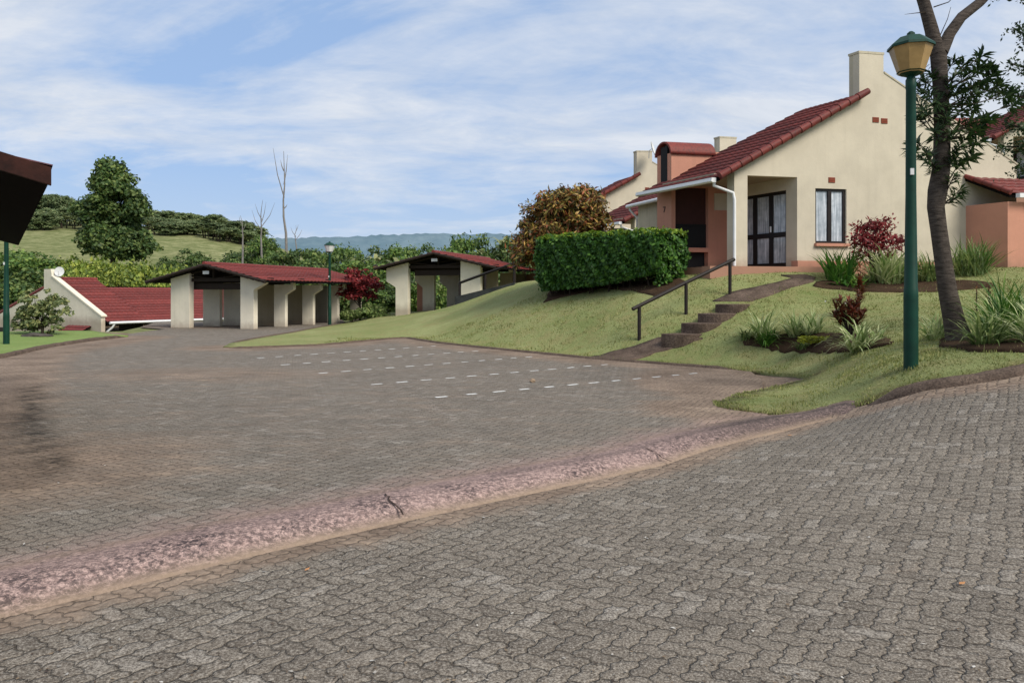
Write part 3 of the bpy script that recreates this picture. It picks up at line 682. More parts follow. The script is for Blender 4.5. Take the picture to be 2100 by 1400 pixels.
    sl2=MB(); fbox(sl2,w0-.04,w1+.06,-.09,.06,wz0-.09,wz0-.003); sl2.build('sill',M['pink'],win)
    bk=MB(); fbox(bk,w0,w1,.16,.2,wz0,wz1); bk.build('opening_dark_back',M['black'],win)
    # air bricks
    for (tt,zz) in ((wc+.02,zr(4.98)),(2.66,zr(6.86)),(2.96,zr(6.84))):
        v=MB(); fbox(v,tt-.11,tt+.11,-.014,.03,zz-.08,zz+.08)
        for k in range(3): fbox(v,tt-.10,tt+.10,-.022,-.014,zz-.07+k*.055,zz-.045+k*.055)
        v.build('air_brick',M['ventbrick'],R)
    # roof left plane : eave t=-2.67 , s -0.2..3.35 ; ridge t=2.15, s -.2..1.95
    eA=fr(E0[0],-.22,E0[1]); eB=fr(E0[0],3.4,E0[1]); rD=fr(2.1,-.22,T0[1]); rC=fr(2.1,2.1,T0[1])
    roof=roof_part('roof',eA,eB,rC,rD,M['tile'],R)
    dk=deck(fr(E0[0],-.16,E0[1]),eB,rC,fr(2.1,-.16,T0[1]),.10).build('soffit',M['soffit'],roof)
    verge(fr(E0[0]-.02,-.24,E0[1]+.03),fr(2.12,-.24,T0[1]+.03),.105,.36,M['tile'],roof)
    # rear slope roof + body
    bd=MB(); bd.prism([(.1,0.),(7.7,0.),(7.7,zr(5.5)),(2.9,zr(7.35)),(.1,zr(6.2))],lambda p:fr(p[0],W+.003,p[1]),lambda p:fr(p[0],2.0,p[1]))
    fbox(bd,.1,7.6,2.0,6.8,0,zr(4.9)); bd.build('rear_wall',M['cream_old'],R)
    rr=roof_part('roof',fr(7.8,1.9,zr(5.35)),fr(7.8,.24,zr(5.35)),fr(2.1,.24,zr(7.5)),fr(2.1,1.9,zr(7.5)),M['tile'],R)
    # gutter + downpipe
    ga=fr(E0[0]-.10,-.2,E0[1]-.02); gb=fr(E0[0]-.10,3.42,E0[1]-.02); m=MB(); nrm=fr(-1,0,0)
    off=[(0,.0),(-.13,.0),(-.15,-.10),(-.10,-.13),(0.0,-.13)]
    vs=[a+nrm*(-o[0]*-1)*1.0*(-1)+V3(0,0,o[1]) for a in (ga,gb) for o in off]
    m.add(vs,[(0,1,6,5),(1,2,7,6),(2,3,8,7),(3,4,9,8),(4,0,5,9),(0,4,3,2,1),(5,6,7,8,9)]); gut=m.build('gutter',M['white'],R)
    e0=fr(E0[0]-.05,-.05,E0[1]-.13)
    MB().tube([e0,e0+V3(0,0,-.10),fr(-2.13,-.06,E0[1]-.42),fr(-2.09,-.07,E0[1]-.62),fr(-2.09,-.07,.03)],.045,10).build('downpipe',M['white'],gut)
    # chimney breast with fireplace
    cs0,cs1=2.67,3.40; t0,t1=-2.16,-.69; ct=zr(6.12)
    cm=MB(); o0,o1=-2.02,-.87
    fbox(cm,t0,o0,cs0,cs1,0.01,ct); fbox(cm,o1,t1,cs0+.001,cs1,.01,ct); fbox(cm,o0,o1,cs0,cs1,zr(5.02),ct)
    fbox(cm,o0,o1,cs0-.04,cs1,zr(2.92),zr(3.06)); fbox(cm,t1,0.,cs0+.003,cs0+.2,0.01,zr(6.2)); fbox(cm,o0,o1,cs1-.08,cs1,.01,zr(5.02))
    ch=cm.build('chimney',M['pink'],R)
    hm=MB(); fbox(hm,o0+.001,o1-.001,cs0+.12,cs0+.2,zr(3.82),zr(5.02)); hm.build('recess_shade_panel',M['maroon'],ch)
    hm=MB(); fbox(hm,o0+.001,o1-.001,cs0+.18,cs0+.3,.012,zr(2.92)); fbox(hm,o0+.001,o1-.001,cs0+.1,cs0+.3,zr(3.062),zr(3.82)); fbox(hm,o0+.02,o1-.02,cs0+.07,cs0+.1,zr(3.78),zr(3.83)); hm.build('grill_door',M['black'],ch)
    pm=MB(); fbox(pm,-.66,-.1,cs0-.03,cs0,zr(4.3),zr(4.85)); pm.build('meter_box',M['cream'],R)
    # slot + barrel cap
    sm_=MB(); fbox(sm_,t0-.006,t0+.02,cs0+.20,cs1-.2,zr(5.2),ct+.25); sm_.build('flue_slot',M['black'],ch)
    bm_=MB(); n=14; r0=(cs1-cs0)/2+.06; cc=(cs0+cs1)/2
    arc=[(cc+r0*math.cos(math.pi*k/n),ct-.04+.46*math.sin(math.pi*k/n)) for k in range(n+1)]+[(cc+(r0-.06)*math.cos(math.pi*(n-k)/n),ct-.04+.40*math.sin(math.pi*(n-k)/n)) for k in range(n+1)]
    mm=len(arc); vs=[fr(tt,a,b) for tt in (t0-.05,t1+.05) for a,b in arc]
    bm_.add(vs,[(i,(i+1)%mm,mm+(i+1)%mm,mm+i) for i in range(mm)],True)
    for base in (0,mm):
        for i in range(n): bm_.add([vs[base+i],vs[base+i+1],vs[base+2*n-i],vs[base+2*n+1-i]],[(0,1,2,3)])
    bm_.build('barrel_cap',M['barrel'],ch)
    im=MB(); arc2=[(cc+(r0-.08)*math.cos(math.pi*k/n),ct-.04+.38*math.sin(math.pi*k/n)) for k in range(n+1)]
    im.prism(arc2,lambda p:fr(t0+.12,p[0],p[1]),lambda p:fr(t1-.02,p[0],p[1])); im.build('flue_lining',M['concrete'],ch)
    return R
C1=V3(8.48,22.0,SZ)
H1=build_cottage(C1,0,'cream gabled cottage with red tiled roof, net curtained window and terracotta fireplace chimney numbered 7','cottages with red tiled roofs')
# number 7 on the chimney end face
m=MB(); p7=[(-.058,.092),(.058,.092),(.058,.062),(.0,-.092),(-.034,-.092),(.020,.062),(-.058,.062)]
zc=1.6+172/FP*24.0-SZ
m.prism(p7,lambda p:fr(-2.172,3.02-p[0],zc+p[1]),lambda p:fr(-2.161,3.02-p[0],zc+p[1]))
m.build('house_number',M['frame'],H1)
# yard wall + lean to at the right end of the gable
lt=MB(); fbox(lt,5.9,6.05,-1.25,0,-.35,zr0:=4.30-SZ+.02); fbox(lt,6.05,11,-1.25,-1.1,-.35,zr0-.001)
yd=lt.build('yard_wall',M['pink'],H1)
lr=roof_part('lean_to_roof',fr(5.85,-1.35,2.2),fr(11,-1.35,2.2),fr(11,-.005,2.86),fr(5.85,-.005,2.86),M['tile'],H1,wave=.3)
deck(fr(5.87,-1.3,2.2),fr(11,-1.3,2.2),fr(11,-.005,2.86),fr(5.87,-.005,2.86),.1).build('soffit',M['soffit'],lr)
verge(fr(5.86,-1.38,2.23),fr(5.86,-.02,2.90),.07,.3,M['tile'],lr)
g=MB(); g.box((6.0,-1.52,2.07),(11,-1.40,2.20),lambda q:fr(q.x,q.y,q.z)); g.build('gutter',M['white'],H1)
MB().tube([fr(6.55,-1.44,2.08),fr(6.6,-1.40,1.95),fr(6.62,-1.33,1.85),fr(6.62,-1.33,-.2)],.05,10).build('downpipe',M['white'],H1)
# rear wing seen past the chimney
def rear_wing(pA,pB,zwall,rise,run,side):
    """pA near, pB far eave points in world"""
    o=C1; A=pA-o; B=pB-o; rt=V3(math.cos(aF),math.sin(aF),0); up=rt*run+V3(0,0,rise)
    m=MB(); a=A+rt*.28; b=B+rt*.28+(A-B).normalized()*.28
    m.add([a+V3(0,0,-3.4),b+V3(0,0,-3.4),b+V3(0,0,.05),a+V3(0,0,.05),a+rt*run+V3(0,0,-3.4),b+rt*run+V3(0,0,-3.4),b+up+V3(0,0,-.1),a+up+V3(0,0,-.1)],[(0,1,2,3),(4,7,6,5),(3,2,6,7),(1,5,6,2),(0,3,7,4),(0,4,5,1)])
    w=m.build('rear_wing',M['cream_old'],H1)
    roof_part('roof',A,B,B+up,A+up,M['tile'],w,wave=.3)
    g=MB().tube([A+V3(0,0,-.06)-rt*.05,B+V3(0,0,-.06)-rt*.05],.07,8); g.build('gutter',M['white'],w)
    q=B+(A-B).normalized()*.15
    MB().tube([q+V3(0,0,-.1),q+V3(0,0,-.2),q+rt*.3+V3(0,0,-.5),q+rt*.3+V3(0,0,-2.6)],.045,8).build('downpipe',M['white'],w)
rear_wing(P(1372,401,26.3),P(1288,421,29.2),0,1.25,2.6,0)
H2=build_cottage(V3(0,0,0),0,'farther cream cottage with a satellite dish on its parapet behind the croton bush','cottages with red tiled roofs')
def place_by_stack(o,px,py,d,rz):
    loc=P(px,py,d); off=Matrix.Rotation(rz,3,'Z')@fr(2.1,0,8.9-SZ); o.location=loc-off; o.rotation_euler=(0,0,rz)
place_by_stack(H2,1306,310,40,math.radians(-8))
H5=copy_tree(H2,skip=('chimney','meter_box')); tag(H5,'cream cottage whose parapet stub shows above the tiles of cottage 7','house')
place_by_stack(H5,1476,281,34,0)
H4=copy_tree(H2); tag(H4,'cream cottage on higher ground at the right edge behind the tree','house')
e4=P(2038,283,33); rz4=math.radians(-12); H4.rotation_euler=(0,0,rz4); H4.location=e4-Matrix.Rotation(rz4,3,'Z')@fr(-2.67,-.2,4.92-SZ)

# satellite dishes
def dish(loc,face,size,label):
    R=empty('satellite_dish',loc,0,label,'satellite dish','satellite dishes')
    f=Vector(face).normalized(); a=f.cross(V3(0,0,1)).normalized(); b=a.cross(f)
    m=MB(); rings=[(0,0),(.35,.02),(.7,.075),(1,.15)]; n=20; vs=[]
    for r,dp in rings[1:]:
        for k in range(n):
            th=2*math.pi*k/n; vs.append((a*math.cos(th)*.9+b*math.sin(th))*r*size+f*dp*size)
    vs=[V3(0,0,0)]+vs; fs=[(0,1+k,1+(k+1)%n) for k in range(n)]+[(1+i*n+k,1+i*n+(k+1)%n,1+(i+1)*n+(k+1)%n,1+(i+1)*n+k) for i in range(2) for k in range(n)]
    m.add(vs,fs,True); vb=[v-f*.02 for v in vs]; m.add(vb,[x[::-1] for x in fs],True); m.build('reflector',M['dish'],R)
    MB().tube([-b*size*.9,-b*size*.5+f*size*.6,f*size*.85],.015,6).build('feed_arm',M['grey'],R)
    MB().tube([-f*.02,-f*.18-V3(0,0,.05),-f*.2-V3(0,0,.45)],.02,6).build('mast',M['grey'],R)
dish(P(1338,305,39.3),(.85,-.35,.25),.38,'grey satellite dish on the parapet of the cottage behind cottage 7')

# ------------------------------------------------------------------ low left cottage, sunk below the lot
def build_low_house():
    o=V3(-22,40,0); Rv=V3(.5,.866,0); Q=V3(-.866,.5,0)
    def g(r,q,z): return Rv*r+Q*q+V3(0,0,z)
    H=empty('cottage',o,0,'low cream cottage with broad red roof and satellite dish beside the left lawn strip','house','cottages with red tiled roofs')
    eq,ez,rq,rz_=0,.08,4.85,2.38
    m=MB(); prof=[(0,-2.9),(13,-2.9),(13,-.45),(10.9,.22),(7.6,1.22),(5.6,1.82),(5.6,2.95),(4.9,2.95),(4.75,2.5),(0,.30)]
    m.prism(prof,lambda p:g(-.22,p[0],p[1]),lambda p:g(0,p[0],p[1])); m.build('gable_wall',M['carport_plaster'],H)  # paler plaster puts light into the colour of this shaded gable
    cpm=MB(); cpm.prism([(4.8,2.52),(-.08,.30),(-.08,.37),(4.8,2.60)],lambda p:g(-.26,p[0],p[1]),lambda p:g(.06,p[0],p[1])); cpm.build('coping',M['carport_plaster'],H)
    m=MB(); fb=lambda a,b:m.box(a,b,lambda q:g(q.x,q.y,q.z)); fb((0.01,.35,-2.9),(12,12.6,-.6)); m.build('rear_wall',M['cream_old'],H)
    for k,(r0,r1) in enumerate(((1.0,2.4),(4.2,5.0),(7.2,7.9))):
        w=MB(); w.box((r0,.31,-.85),(r1,.36,-.22),lambda q:g(q.x,q.y,q.z)); w.build('window',M['frame'],H)
    r=roof_part('roof',g(0,-.15,ez-.06),g(2.4,-.15,ez-.06),g(2.4,rq,rz_),g(0,rq,rz_),M['tile_far'],H,wave=.3,row=.36,stp=.045)
    deck(g(0,-.15,ez-.06),g(2.4,-.15,ez-.06),g(2.4,rq,rz_),g(0,rq,rz_)).build('soffit',M['soffit'],r)
    q2=4.1
    r=roof_part('roof',g(2.4,-.15,ez-.06),g(12.5,-.15,ez-.06),g(12.5,q2,1.9),g(2.4,q2,1.9),M['tile_far'],H,wave=.3,row=.36,stp=.045)
    deck(g(2.4,-.15,ez-.06),g(12.5,-.15,ez-.06),g(12.5,q2,1.9),g(2.4,q2,1.9)).build('soffit',M['soffit'],r)
    r=roof_part('roof',g(12.5,13.1,-.5),g(0,13.1,-.5),g(0,rq,1.95),g(12.5,rq,1.95),M['tile_far'],H,wave=.3)
    verge(g(-.12,13.1,-.42),g(-.12,5.75,1.86),.13,.4,M['tile_far'],r)
    verge(g(-.1,5.2,2.42) if 0 else g(0,rq,rz_+.03),g(2.4,rq,rz_+.03),.1,.4,M['tile_far'],r,'ridge_tiles')
    MB().tube([g(.1,-.27,ez-.12),g(12.5,-.27,ez-.12)],.075,8).build('gutter',M['white'],H)
    MB().tube([g(.35,-.27,ez-.18),g(.3,-.2,ez-.35),g(.1,.2,ez-.7),g(.1,.25,-2.6)],.06,8).build('downpipe',M['white'],H)
    # small porch roof on the gable
    pr=roof_part('porch_roof',g(-1.3,3.1,-.75),g(-1.3,.9,-.75),g(-.24,.9,-.22),g(-.24,3.1,-.22),M['tile_far'],H)
    deck(g(-1.3,3.1,-.75),g(-1.3,.9,-.75),g(-.24,.9,-.22),g(-.24,3.1,-.22)).build('soffit',M['soffit'],pr)
    MB().tube([g(-1.36,3.1,-.8),g(-1.36,.9,-.8)],.06,8).build('gutter',M['white'],pr)
    w=MB(); w.box((-.26,9.9,-1.9),(-.2,11.3,-.5),lambda q:g(q.x,q.y,q.z)); w.build('window',M['frame'],H)
    w=MB(); w.box((-.26,1.2,-2.8),(-.2,2.6,-.95),lambda q:g(q.x,q.y,q.z)); w.build('doorway',M['black'],H)
build_low_house()
dish(P(122,557,42.3),(.25,-.95,.15),.28,'white satellite dish on top of the low left cottage gable')

# small building glimpsed behind the mound crest
m=MB(); o=P(1085,578,46); R=empty('cottage',o,0,'sliver of low red roof and pale wall behind the lawn crest by the croton','house','cottages with red tiled roofs')
m.box((-.3,0,-2.2),(3.3,4,.02)); m.build('gable_wall',M['pink'],R)
r=roof_part('roof',V3(-1.0,-.4,-.15),V3(.75,-.4,-.15),V3(.4,2.2,.5),V3(-1.0,2.2,.5),M['tile_far'],R)
deck(V3(-1.0,-.4,-.15),V3(.75,-.4,-.15),V3(.4,2.2,.5),V3(-1.0,2.2,.5)).build('soffit',M['soffit'],r)

# ------------------------------------------------------------------ carports
def build_carport(origin,W,D,Ln,zr_,ze,nb,label,flare,posts_z=0,width=5.07,over=1.05,tm='tile_far',spine=True):
    W=Vector((*W,0)).normalized(); D=Vector((*D,0)).normalized()
    g=lambda w,d,z: W*w+D*d+V3(0,0,z)
    R=empty('carport',origin,0,label,'carport','tiled carports')
    mid=width/2; el=-over; er=width+over; f=-.45
    slope=(zr_-ze)/(mid-el); rz=lambda w: zr_-abs(w-mid)*slope-.10
    for a,b in ((el,mid),(er,mid)):
        r=roof_part('roof',g(a,f,ze),g(a,Ln,ze),g(b,Ln,zr_),g(b,f,zr_),M[tm],R,wave=.3,row=.36,res=4,stp=.045)
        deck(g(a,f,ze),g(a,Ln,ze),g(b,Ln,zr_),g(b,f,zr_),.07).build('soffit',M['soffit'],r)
    vm=MB()
    n=11
    for a in (el,er):
        for i in range(n):
            u0,u1=i/n,(i+1)/n; p=g(a+(mid-a)*u0,f-.02,ze+(zr_-ze)*u0-.02); q=g(a+(mid-a)*u1,f-.02,ze+(zr_-ze)*u1-.02)
            vm.tube([p-V3(0,0,.03),q+V3(0,0,-.03)],[.085,.06],6)
    vm.build('verge_tiles',M['timber'],R)
    MB().tube([g(mid,f-.03,zr_+.03),g(mid,Ln,zr_+.03)],.09,8).build('ridge_tiles',M[tm],R)
    def wall(pol,d,th,mat='carport_plaster',name='pillar'):
        m=MB(); m.prism(pol,lambda p:g(p[0],d,p[1]),lambda p:g(p[0],d+th,p[1])); m.build(name,M[mat],R,bevel=.012)
    B=posts_z
    pR=[(width-.70,B),(width,B),(width,1.72),(width+.56,2.0),(width+.56,rz(width+.56)),(width-.70,rz(width-.7))] if flare=='r' else [(width-1.05,B),(width,B),(width,rz(width)),(width-1.05,rz(width-1.05))]
    pL=[(0,B),(1.05,B),(1.05,rz(1.05)),(0,rz(0))] if flare=='r' else [(0.0,B),(.70,B),(.70,rz(.7)),(-.52,rz(-.52)),(-.52,1.45),(0,1.15)]
    wall(pR,0,.28); wall(pL,0,.28)
    # timber trusses
    tm_=MB()
    for k in range(nb+1):
        d=Ln*k/nb*.97+.12
        tm_.box((-.9,d,ze-.02),(width+.9,d+.07,ze+.13),lambda q:g(q.x,q.y,q.z))
        for a in (el+.2,er-.2):
            tm_.tube([g(a,d+.03,ze-.02),g(mid,d+.03,zr_-.14)],.06,4); tm_.tube([g(mid,d+.03,ze+.1),g(mid+(a-mid)*.5,d+.03,ze+(zr_-ze)*.5-.1)],.04,4)
        tm_.tube([g(mid,d+.03,ze),g(mid,d+.03,zr_-.1)],.05,4)
    tm_.box((.9,.35,ze-.38),(width-.6,.42,ze-.10),lambda q:g(q.x,q.y,q.z))
    tm_.build('roof_truss',M['timber'],R)
    top=1.98
    for k in range(1,nb+1):
        d=Ln*k/nb*.97; 
        if flare=='r':
            wall([(width-.62,B),(width,B),(width,1.50),(width+.45,1.76),(width+.45,top),(width-.62,top)],d,.2,'carport_plaster','partition')
            m=MB(); m.box((width+.28,d+.02,top),(width+.44,d+.18,rz(width+.36)),lambda q:g(q.x,q.y,q.z)); m.build('post',M['carport_plaster'],R)
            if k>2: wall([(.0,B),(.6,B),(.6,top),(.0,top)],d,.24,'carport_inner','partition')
        else:
            wall([(0.35*k,B),(.62+.42*k,B),(.62+.42*k,top),(-.45+.35*k,top),(-.45+.35*k,1.5),(.35*k,1.15)],d,.2,'carport_plaster','partition')
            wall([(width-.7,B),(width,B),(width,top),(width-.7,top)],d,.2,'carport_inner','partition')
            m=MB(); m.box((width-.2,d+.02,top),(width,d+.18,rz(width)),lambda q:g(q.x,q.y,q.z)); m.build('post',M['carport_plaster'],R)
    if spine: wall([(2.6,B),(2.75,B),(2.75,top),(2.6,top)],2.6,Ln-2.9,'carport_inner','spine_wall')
    if flare=='r': wall([(.15,B),(1.12,B),(1.12,top+.05),(.15,top+.05)],1.9,.22,'carport_plaster','partition')
    if flare=='r': wall([(.5,B),(2.58,B),(2.58,top+.1),(.5,top+.1)],2.9,.2,'carport_plaster','partition')
    m=MB(); m.box((mid-.16,f+.1,ze-.02+.32),(mid+.16,f+.13,ze+.44),lambda q:g(q.x,q.y,q.z)); m.build('bay_sign',M['grey'],R)
    return R
lo=L(350,672); build_carport(V3(lo[0]-0.0,lo[1],0),(.95,-.313),(.313,.95),9.4,2.86,2.12,4,'tiled carport with open gable and row of parking bays at far left of the lot','r',width=4.5,over=.95)
lo2=P(811,640,37.5)
build_carport(V3(lo2.x,lo2.y,lo2.z*0+.72),(.95,-.313),(.313,.95),7.6,2.86,2.12,3,'tiled carport half hidden behind the crest of the lawn','l',posts_z=-.9,width=4.6,over=.95)
m=MB(); pp=onto(868,41); m.box((-.35,0,-.5),(.35,.3,1.6)); mo=m.build('utility_pillar',M['pink']); mo.location=pp; tag(mo,'short terracotta plastered pillar standing between the bays of the half hidden carport','pillar')

# near left carport whose eave corner hangs in view
def near_carport():
    A=P(105,350,5.0); B=P(38,497,12.13); D=(B-A); D.z=0; Ln=D.length; D.normalize(); W=V3(-D.y,D.x,0)  # left-pointing
    if W.x>0: W=-W
    R=empty('carport',(A.x,A.y,0),0,'dark tiled carport roof corner jutting in at the left edge','carport','tiled carports')
    ze=A.z; run=3.4; zr_=ze+run*.27; g=lambda w,d,z:W*w+D*d+V3(0,0,z)
    for a,b in ((0,run),(2*run,run)):
        r=roof_part('roof',g(a,0,ze),g(a,Ln,ze),g(b,Ln,zr_),g(b,0,zr_),M['tile'],R)
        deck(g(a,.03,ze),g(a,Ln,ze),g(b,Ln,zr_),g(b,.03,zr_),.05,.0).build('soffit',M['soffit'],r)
    m=MB()
    for a,b in ((0,run),(2*run,run)):
        m.add([g(a,-.02,ze+.02),g(b,-.02,zr_+.02),g(b,-.02,zr_-.10),g(a,-.02,ze-.10),g(a,.03,ze+.02),g(b,.03,zr_+.02),g(b,.03,zr_-.10),g(a,.03,ze-.10)],[(0,1,2,3),(4,7,6,5),(0,4,5,1),(3,2,6,7),(0,3,7,4)])
    m.build('bargeboard',M['bargeboard'],R)
    for w in (.75,2*run-1.5):
        for d in (.9,Ln/2,Ln-.6):
            if w<1: w_=1.35
            else: w_=w
            m=MB(); m.box((w_,d,-.1),(w_+.8,d+.25,ze+w_*.27-.12 if w<1 else ze+.2),lambda q:g(q.x,q.y,q.z)); m.build('pillar',M['carport_plaster'],R)
M['bargeboard']=mat_simple('worn_red_brown_board',(.030,.009,.006),.9,.6,6,.3)
near_carport()

# ------------------------------------------------------------------ street lamps
def lamp(label,glass):
    R=empty('street_lamp',(0,0,0),0,label,'street lamp','green street lamps')
    MB().lathe([(.085,-.2),(.085,.9),(.082,1.0),(.078,1.01),(.062,2.2),(.058,3.5),(.062,3.52),(.062,3.62),(.05,3.64),(.05,3.70)],20).build('pole',M['green_paint'],R)
    MB().lathe([(.05,3.66),(.12,3.69),(.17,3.72)],8,smooth=False,rot=.2).build('collar',M['green_paint'],R)
    MB().lathe([(.15,3.70),(.255,4.03)],8,smooth=False,rot=.2).build('lantern',M[glass],R)
    MB().lathe([(.275,4.02),(.27,4.05),(.15,4.15),(.05,4.18),(.045,4.21),(.02,4.23)],8,smooth=False,rot=.2).build('lantern_cap',M['green_paint'],R)
    m=MB(); m.box((-.045,-.078,2.42),(-.0,-.064,2.50)); m.build('sticker',M['grey'],R)
    return R
la=lamp('tall green street lamp with amber lantern on the lawn in front of the leaning tree','amber'); la.location=G(1868,755)
lb=lamp('green street lamp with white lantern in front of the left carport','milky'); lb.location=(X(676,36.5),36.5,-.02); lb.scale=(1,1,.98)
lc=copy_tree(la); lc['label']='green lamp pole on the left lawn strip under the dark roof corner'; p=onto(13,22.2); lc.location=p
# lantern hung from the half hidden carport
LW=empty('wall_lantern',P(770,548,38.6),0,'small amber lantern hanging from the left eave of the half hidden carport','lantern')
MB().lathe([(.08,-.16),(.13,.06)],6,smooth=False).build('lantern_glass',M['amber'],LW); MB().lathe([(.15,.06),(.1,.12),(.02,.14)],6,smooth=False).build('lantern_cap',M['frame'],LW)
MB().tube([V3(0,0,.1),V3(.05,0,.2),V3(.3,.05,.2)],.02,6).build('bracket',M['frame'],LW)

# ------------------------------------------------------------------ foliage
def leaf_mesh(name,C,N,size,mat,shape='diamond',aspect=1.6,jit=.35):
    """C centres (n,3); N facing normals (n,3)"""
    n=len(C); N=N+rng.normal(0,jit,(n,3)); N/=np.linalg.norm(N,axis=1)[:,None]+1e-9
    A=rng.normal(0,1,(n,3)); A-=N*(A*N).sum(1)[:,None]; A/=np.linalg.norm(A,axis=1)[:,None]+1e-9; Bv=np.cross(N,A)
    s=(size*rng.uniform(.6,1.35,n))[:,None]
    if shape=='diamond':
        V=np.stack([C-A*s*aspect/2,C-Bv*s/2,C+A*s*aspect/2,C+Bv*s/2],1)
        return np_mesh(name,V.reshape(-1,3),np.arange(4*n).reshape(-1,4),mat)
    V=np.stack([C,C+A*s*.4+Bv*s*.16+N*s*.05,C+A*s,C+A*s*.4-Bv*s*.16+N*s*.05],1)
    return np_mesh(name,V.reshape(-1,3),np.arange(4*n).reshape(-1,4),mat)
def sphere_pts(n):
    v=rng.normal(0,1,(n,3)); return v/np.linalg.norm(v,axis=1)[:,None]
def crown_pts(env,nc,lp,cr,flat=.7,inner=.25):
    """env: list of (cx,cy,cz,rx,ry,rz) blobs; clumps are spread in the volume, leaves on clump shells"""
    env=np.array(env,float); vol=env[:,3]*env[:,4]*env[:,5]; ch=rng.choice(len(env),nc,p=vol/vol.sum())
    u=sphere_pts(nc)*(rng.uniform(inner,1,nc)**.45)[:,None]; cc=env[ch,:3]+u*env[ch,3:6]
    C=[];N=[]
    for c in cc:
        r=cr*rng.uniform(.4,1.5); m=int(lp*(r/cr)**2)+4; s=sphere_pts(m); s[:,2]=np.where(s[:,2]<-.25,-s[:,2]*.6,s[:,2])
        C.append(c+s*np.array([r,r,r*flat])*rng.uniform(.55,1.22,(m,1))+rng.normal(0,.12*r,(m,3))); N.append(s+np.array([0,0,.35]))
    return np.concatenate(C),np.concatenate(N),cc
def make_tree(name,env,nc,lp,cr,leaf,mat,trunk_h,trunk_r,label,group,cat='tree',bark='bark',shape='diamond',limbs=9,aspect=1.5,flat=.9):
    R=empty(name,(0,0,0),0,label,cat,group)
    C,N,cc=crown_pts(env,nc,lp,cr,flat)
    o=bpy.data.objects.new('crown',leaf_mesh('crown',C,N,leaf,M[mat],shape,aspect,.65)); link(o,R)
    m=MB(); top=max(e[2] for e in env); m.tube([(0,0,-.5),(trunk_r*.4,0,trunk_h*.5),(0,trunk_r,trunk_h),(trunk_r,0,top)],[trunk_r*1.25,trunk_r,trunk_r*.85,trunk_r*.25],9)
    for c in cc[rng.choice(len(cc),min(limbs,len(cc)),replace=False)]:
        s=Vector((0,0,trunk_h*random.uniform(.6,1.1))); c=Vector(c); mid=s.lerp(c,.5)+V3(0,0,-.08*(c-s).length); m.tube([s,mid,c],[trunk_r*.5,trunk_r*.32,trunk_r*.1],6)
    m.build('trunk',M[bark],R)
    return R
def put(o,px,d,base=None,rz=None,s=1,sz=None,py=None):
    x=X(px,d); z=h1(x,d) if py is None else H-(py-HY)/FP*d
    o.location=(x,d,z-.05); o.rotation_euler=(0,0,random.uniform(0,6.28) if rz is None else rz); o.scale=(s,s,sz or s)
def top_scale(px,py,d,hgt):
    """vertical scale so a plant of height hgt reaches pixel py"""
    z=h1(X(px,d),d); return max(.2,(H-(py-HY)/FP*d-z)/hgt)

# big dark tree on the hillside: crown piled from several masses
big=make_tree('tall_tree',[(-.1,0,9.9,1.7,1.7,2.3),(.7,0,7.6,2.9,2.4,1.9),(-1.7,.2,7.0,1.9,2.0,1.6),(-.8,0,3.7,2.9,2.6,1.5),(1.7,-.2,3.3,2.9,2.6,1.6),(.4,.2,5.3,2.6,2.3,1.6)],300,140,.8,.27,'leaf_tree',3.0,.33,'tallest dark green tree standing alone on the grassy hillside',None,limbs=22)
p=P(230,527,88); x=p.x; zt=h1(x,88); big.location=(x,88,zt-.1); hs=(H+270/FP*88-zt)/12.3; big.scale=(hs*.98,hs,hs)
# generic background crowns
bg=[]
def proto_set():
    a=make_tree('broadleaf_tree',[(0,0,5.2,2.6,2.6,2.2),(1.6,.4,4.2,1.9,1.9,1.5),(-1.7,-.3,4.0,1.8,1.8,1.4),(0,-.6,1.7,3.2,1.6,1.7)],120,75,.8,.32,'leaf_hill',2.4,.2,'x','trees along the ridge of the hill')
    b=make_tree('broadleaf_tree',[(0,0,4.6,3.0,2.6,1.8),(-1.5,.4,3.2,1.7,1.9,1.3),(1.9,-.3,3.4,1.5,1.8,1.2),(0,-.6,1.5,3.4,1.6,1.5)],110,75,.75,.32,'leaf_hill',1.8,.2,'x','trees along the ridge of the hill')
    return a,b
ra_,rb_=proto_set()
# wild banana / palm like crown : long fronds
def palm(name,mat,n=46,ln=2.2,hgt=5.2,stems=4):
    R=empty(name,(0,0,0),0,'x','tree','trees along the ridge of the hill'); V=[];F=[]; m=MB()
    for s in range(stems):
        bx,by=rng.uniform(-1.3,1.3,2); hh=hgt*rng.uniform(.55,1.); m.tube([(bx*.5,by*.5,-.4),(bx,by,hh)],[.13,.09],6)
        for k in range(n//stems):
            a=rng.uniform(0,6.28); el=rng.uniform(.2,1.35); L_=ln*rng.uniform(.6,1.15); w=.20; dr=np.array([math.cos(a),math.sin(a),0]); sd=np.array([-math.sin(a),math.cos(a),0]); p=np.array([bx,by,hh]); th=el; b=len(V)
            for j in range(5):
                ww=w*(.35,1,1,.75,.08)[j]; V.append(p-sd*ww); V.append(p+sd*ww); p=p+(dr*math.cos(th)+np.array([0,0,1])*math.sin(th))*L_/4; th-=.42
            for j in range(4): F.append((b+2*j,b+2*j+1,b+2*j+3,b+2*j+2))
    link(bpy.data.objects.new('crown',np_mesh('crown',np.array(V),np.array(F),M[mat])),R); m.build('trunk',M['bark'],R); return R
pa_=palm('palm_tree','leaf_pale',60)
ridge=[(62,395,'b'),(92,392,'a'),(122,389,'a'),(152,398,'b'),(185,408,'p'),(30,420,'a'),(310,432,'b'),(332,436,'a'),(352,440,'p'),(372,438,'a'),(395,440,'b'),(415,441,'p'),(437,443,'a'),(458,446,'p'),(476,452,'b'),(497,462,'a'),(520,470,'b'),(0,430,'b'),(-30,420,'a')]
used=set(); words=['leftmost','second','third','fourth','fifth']
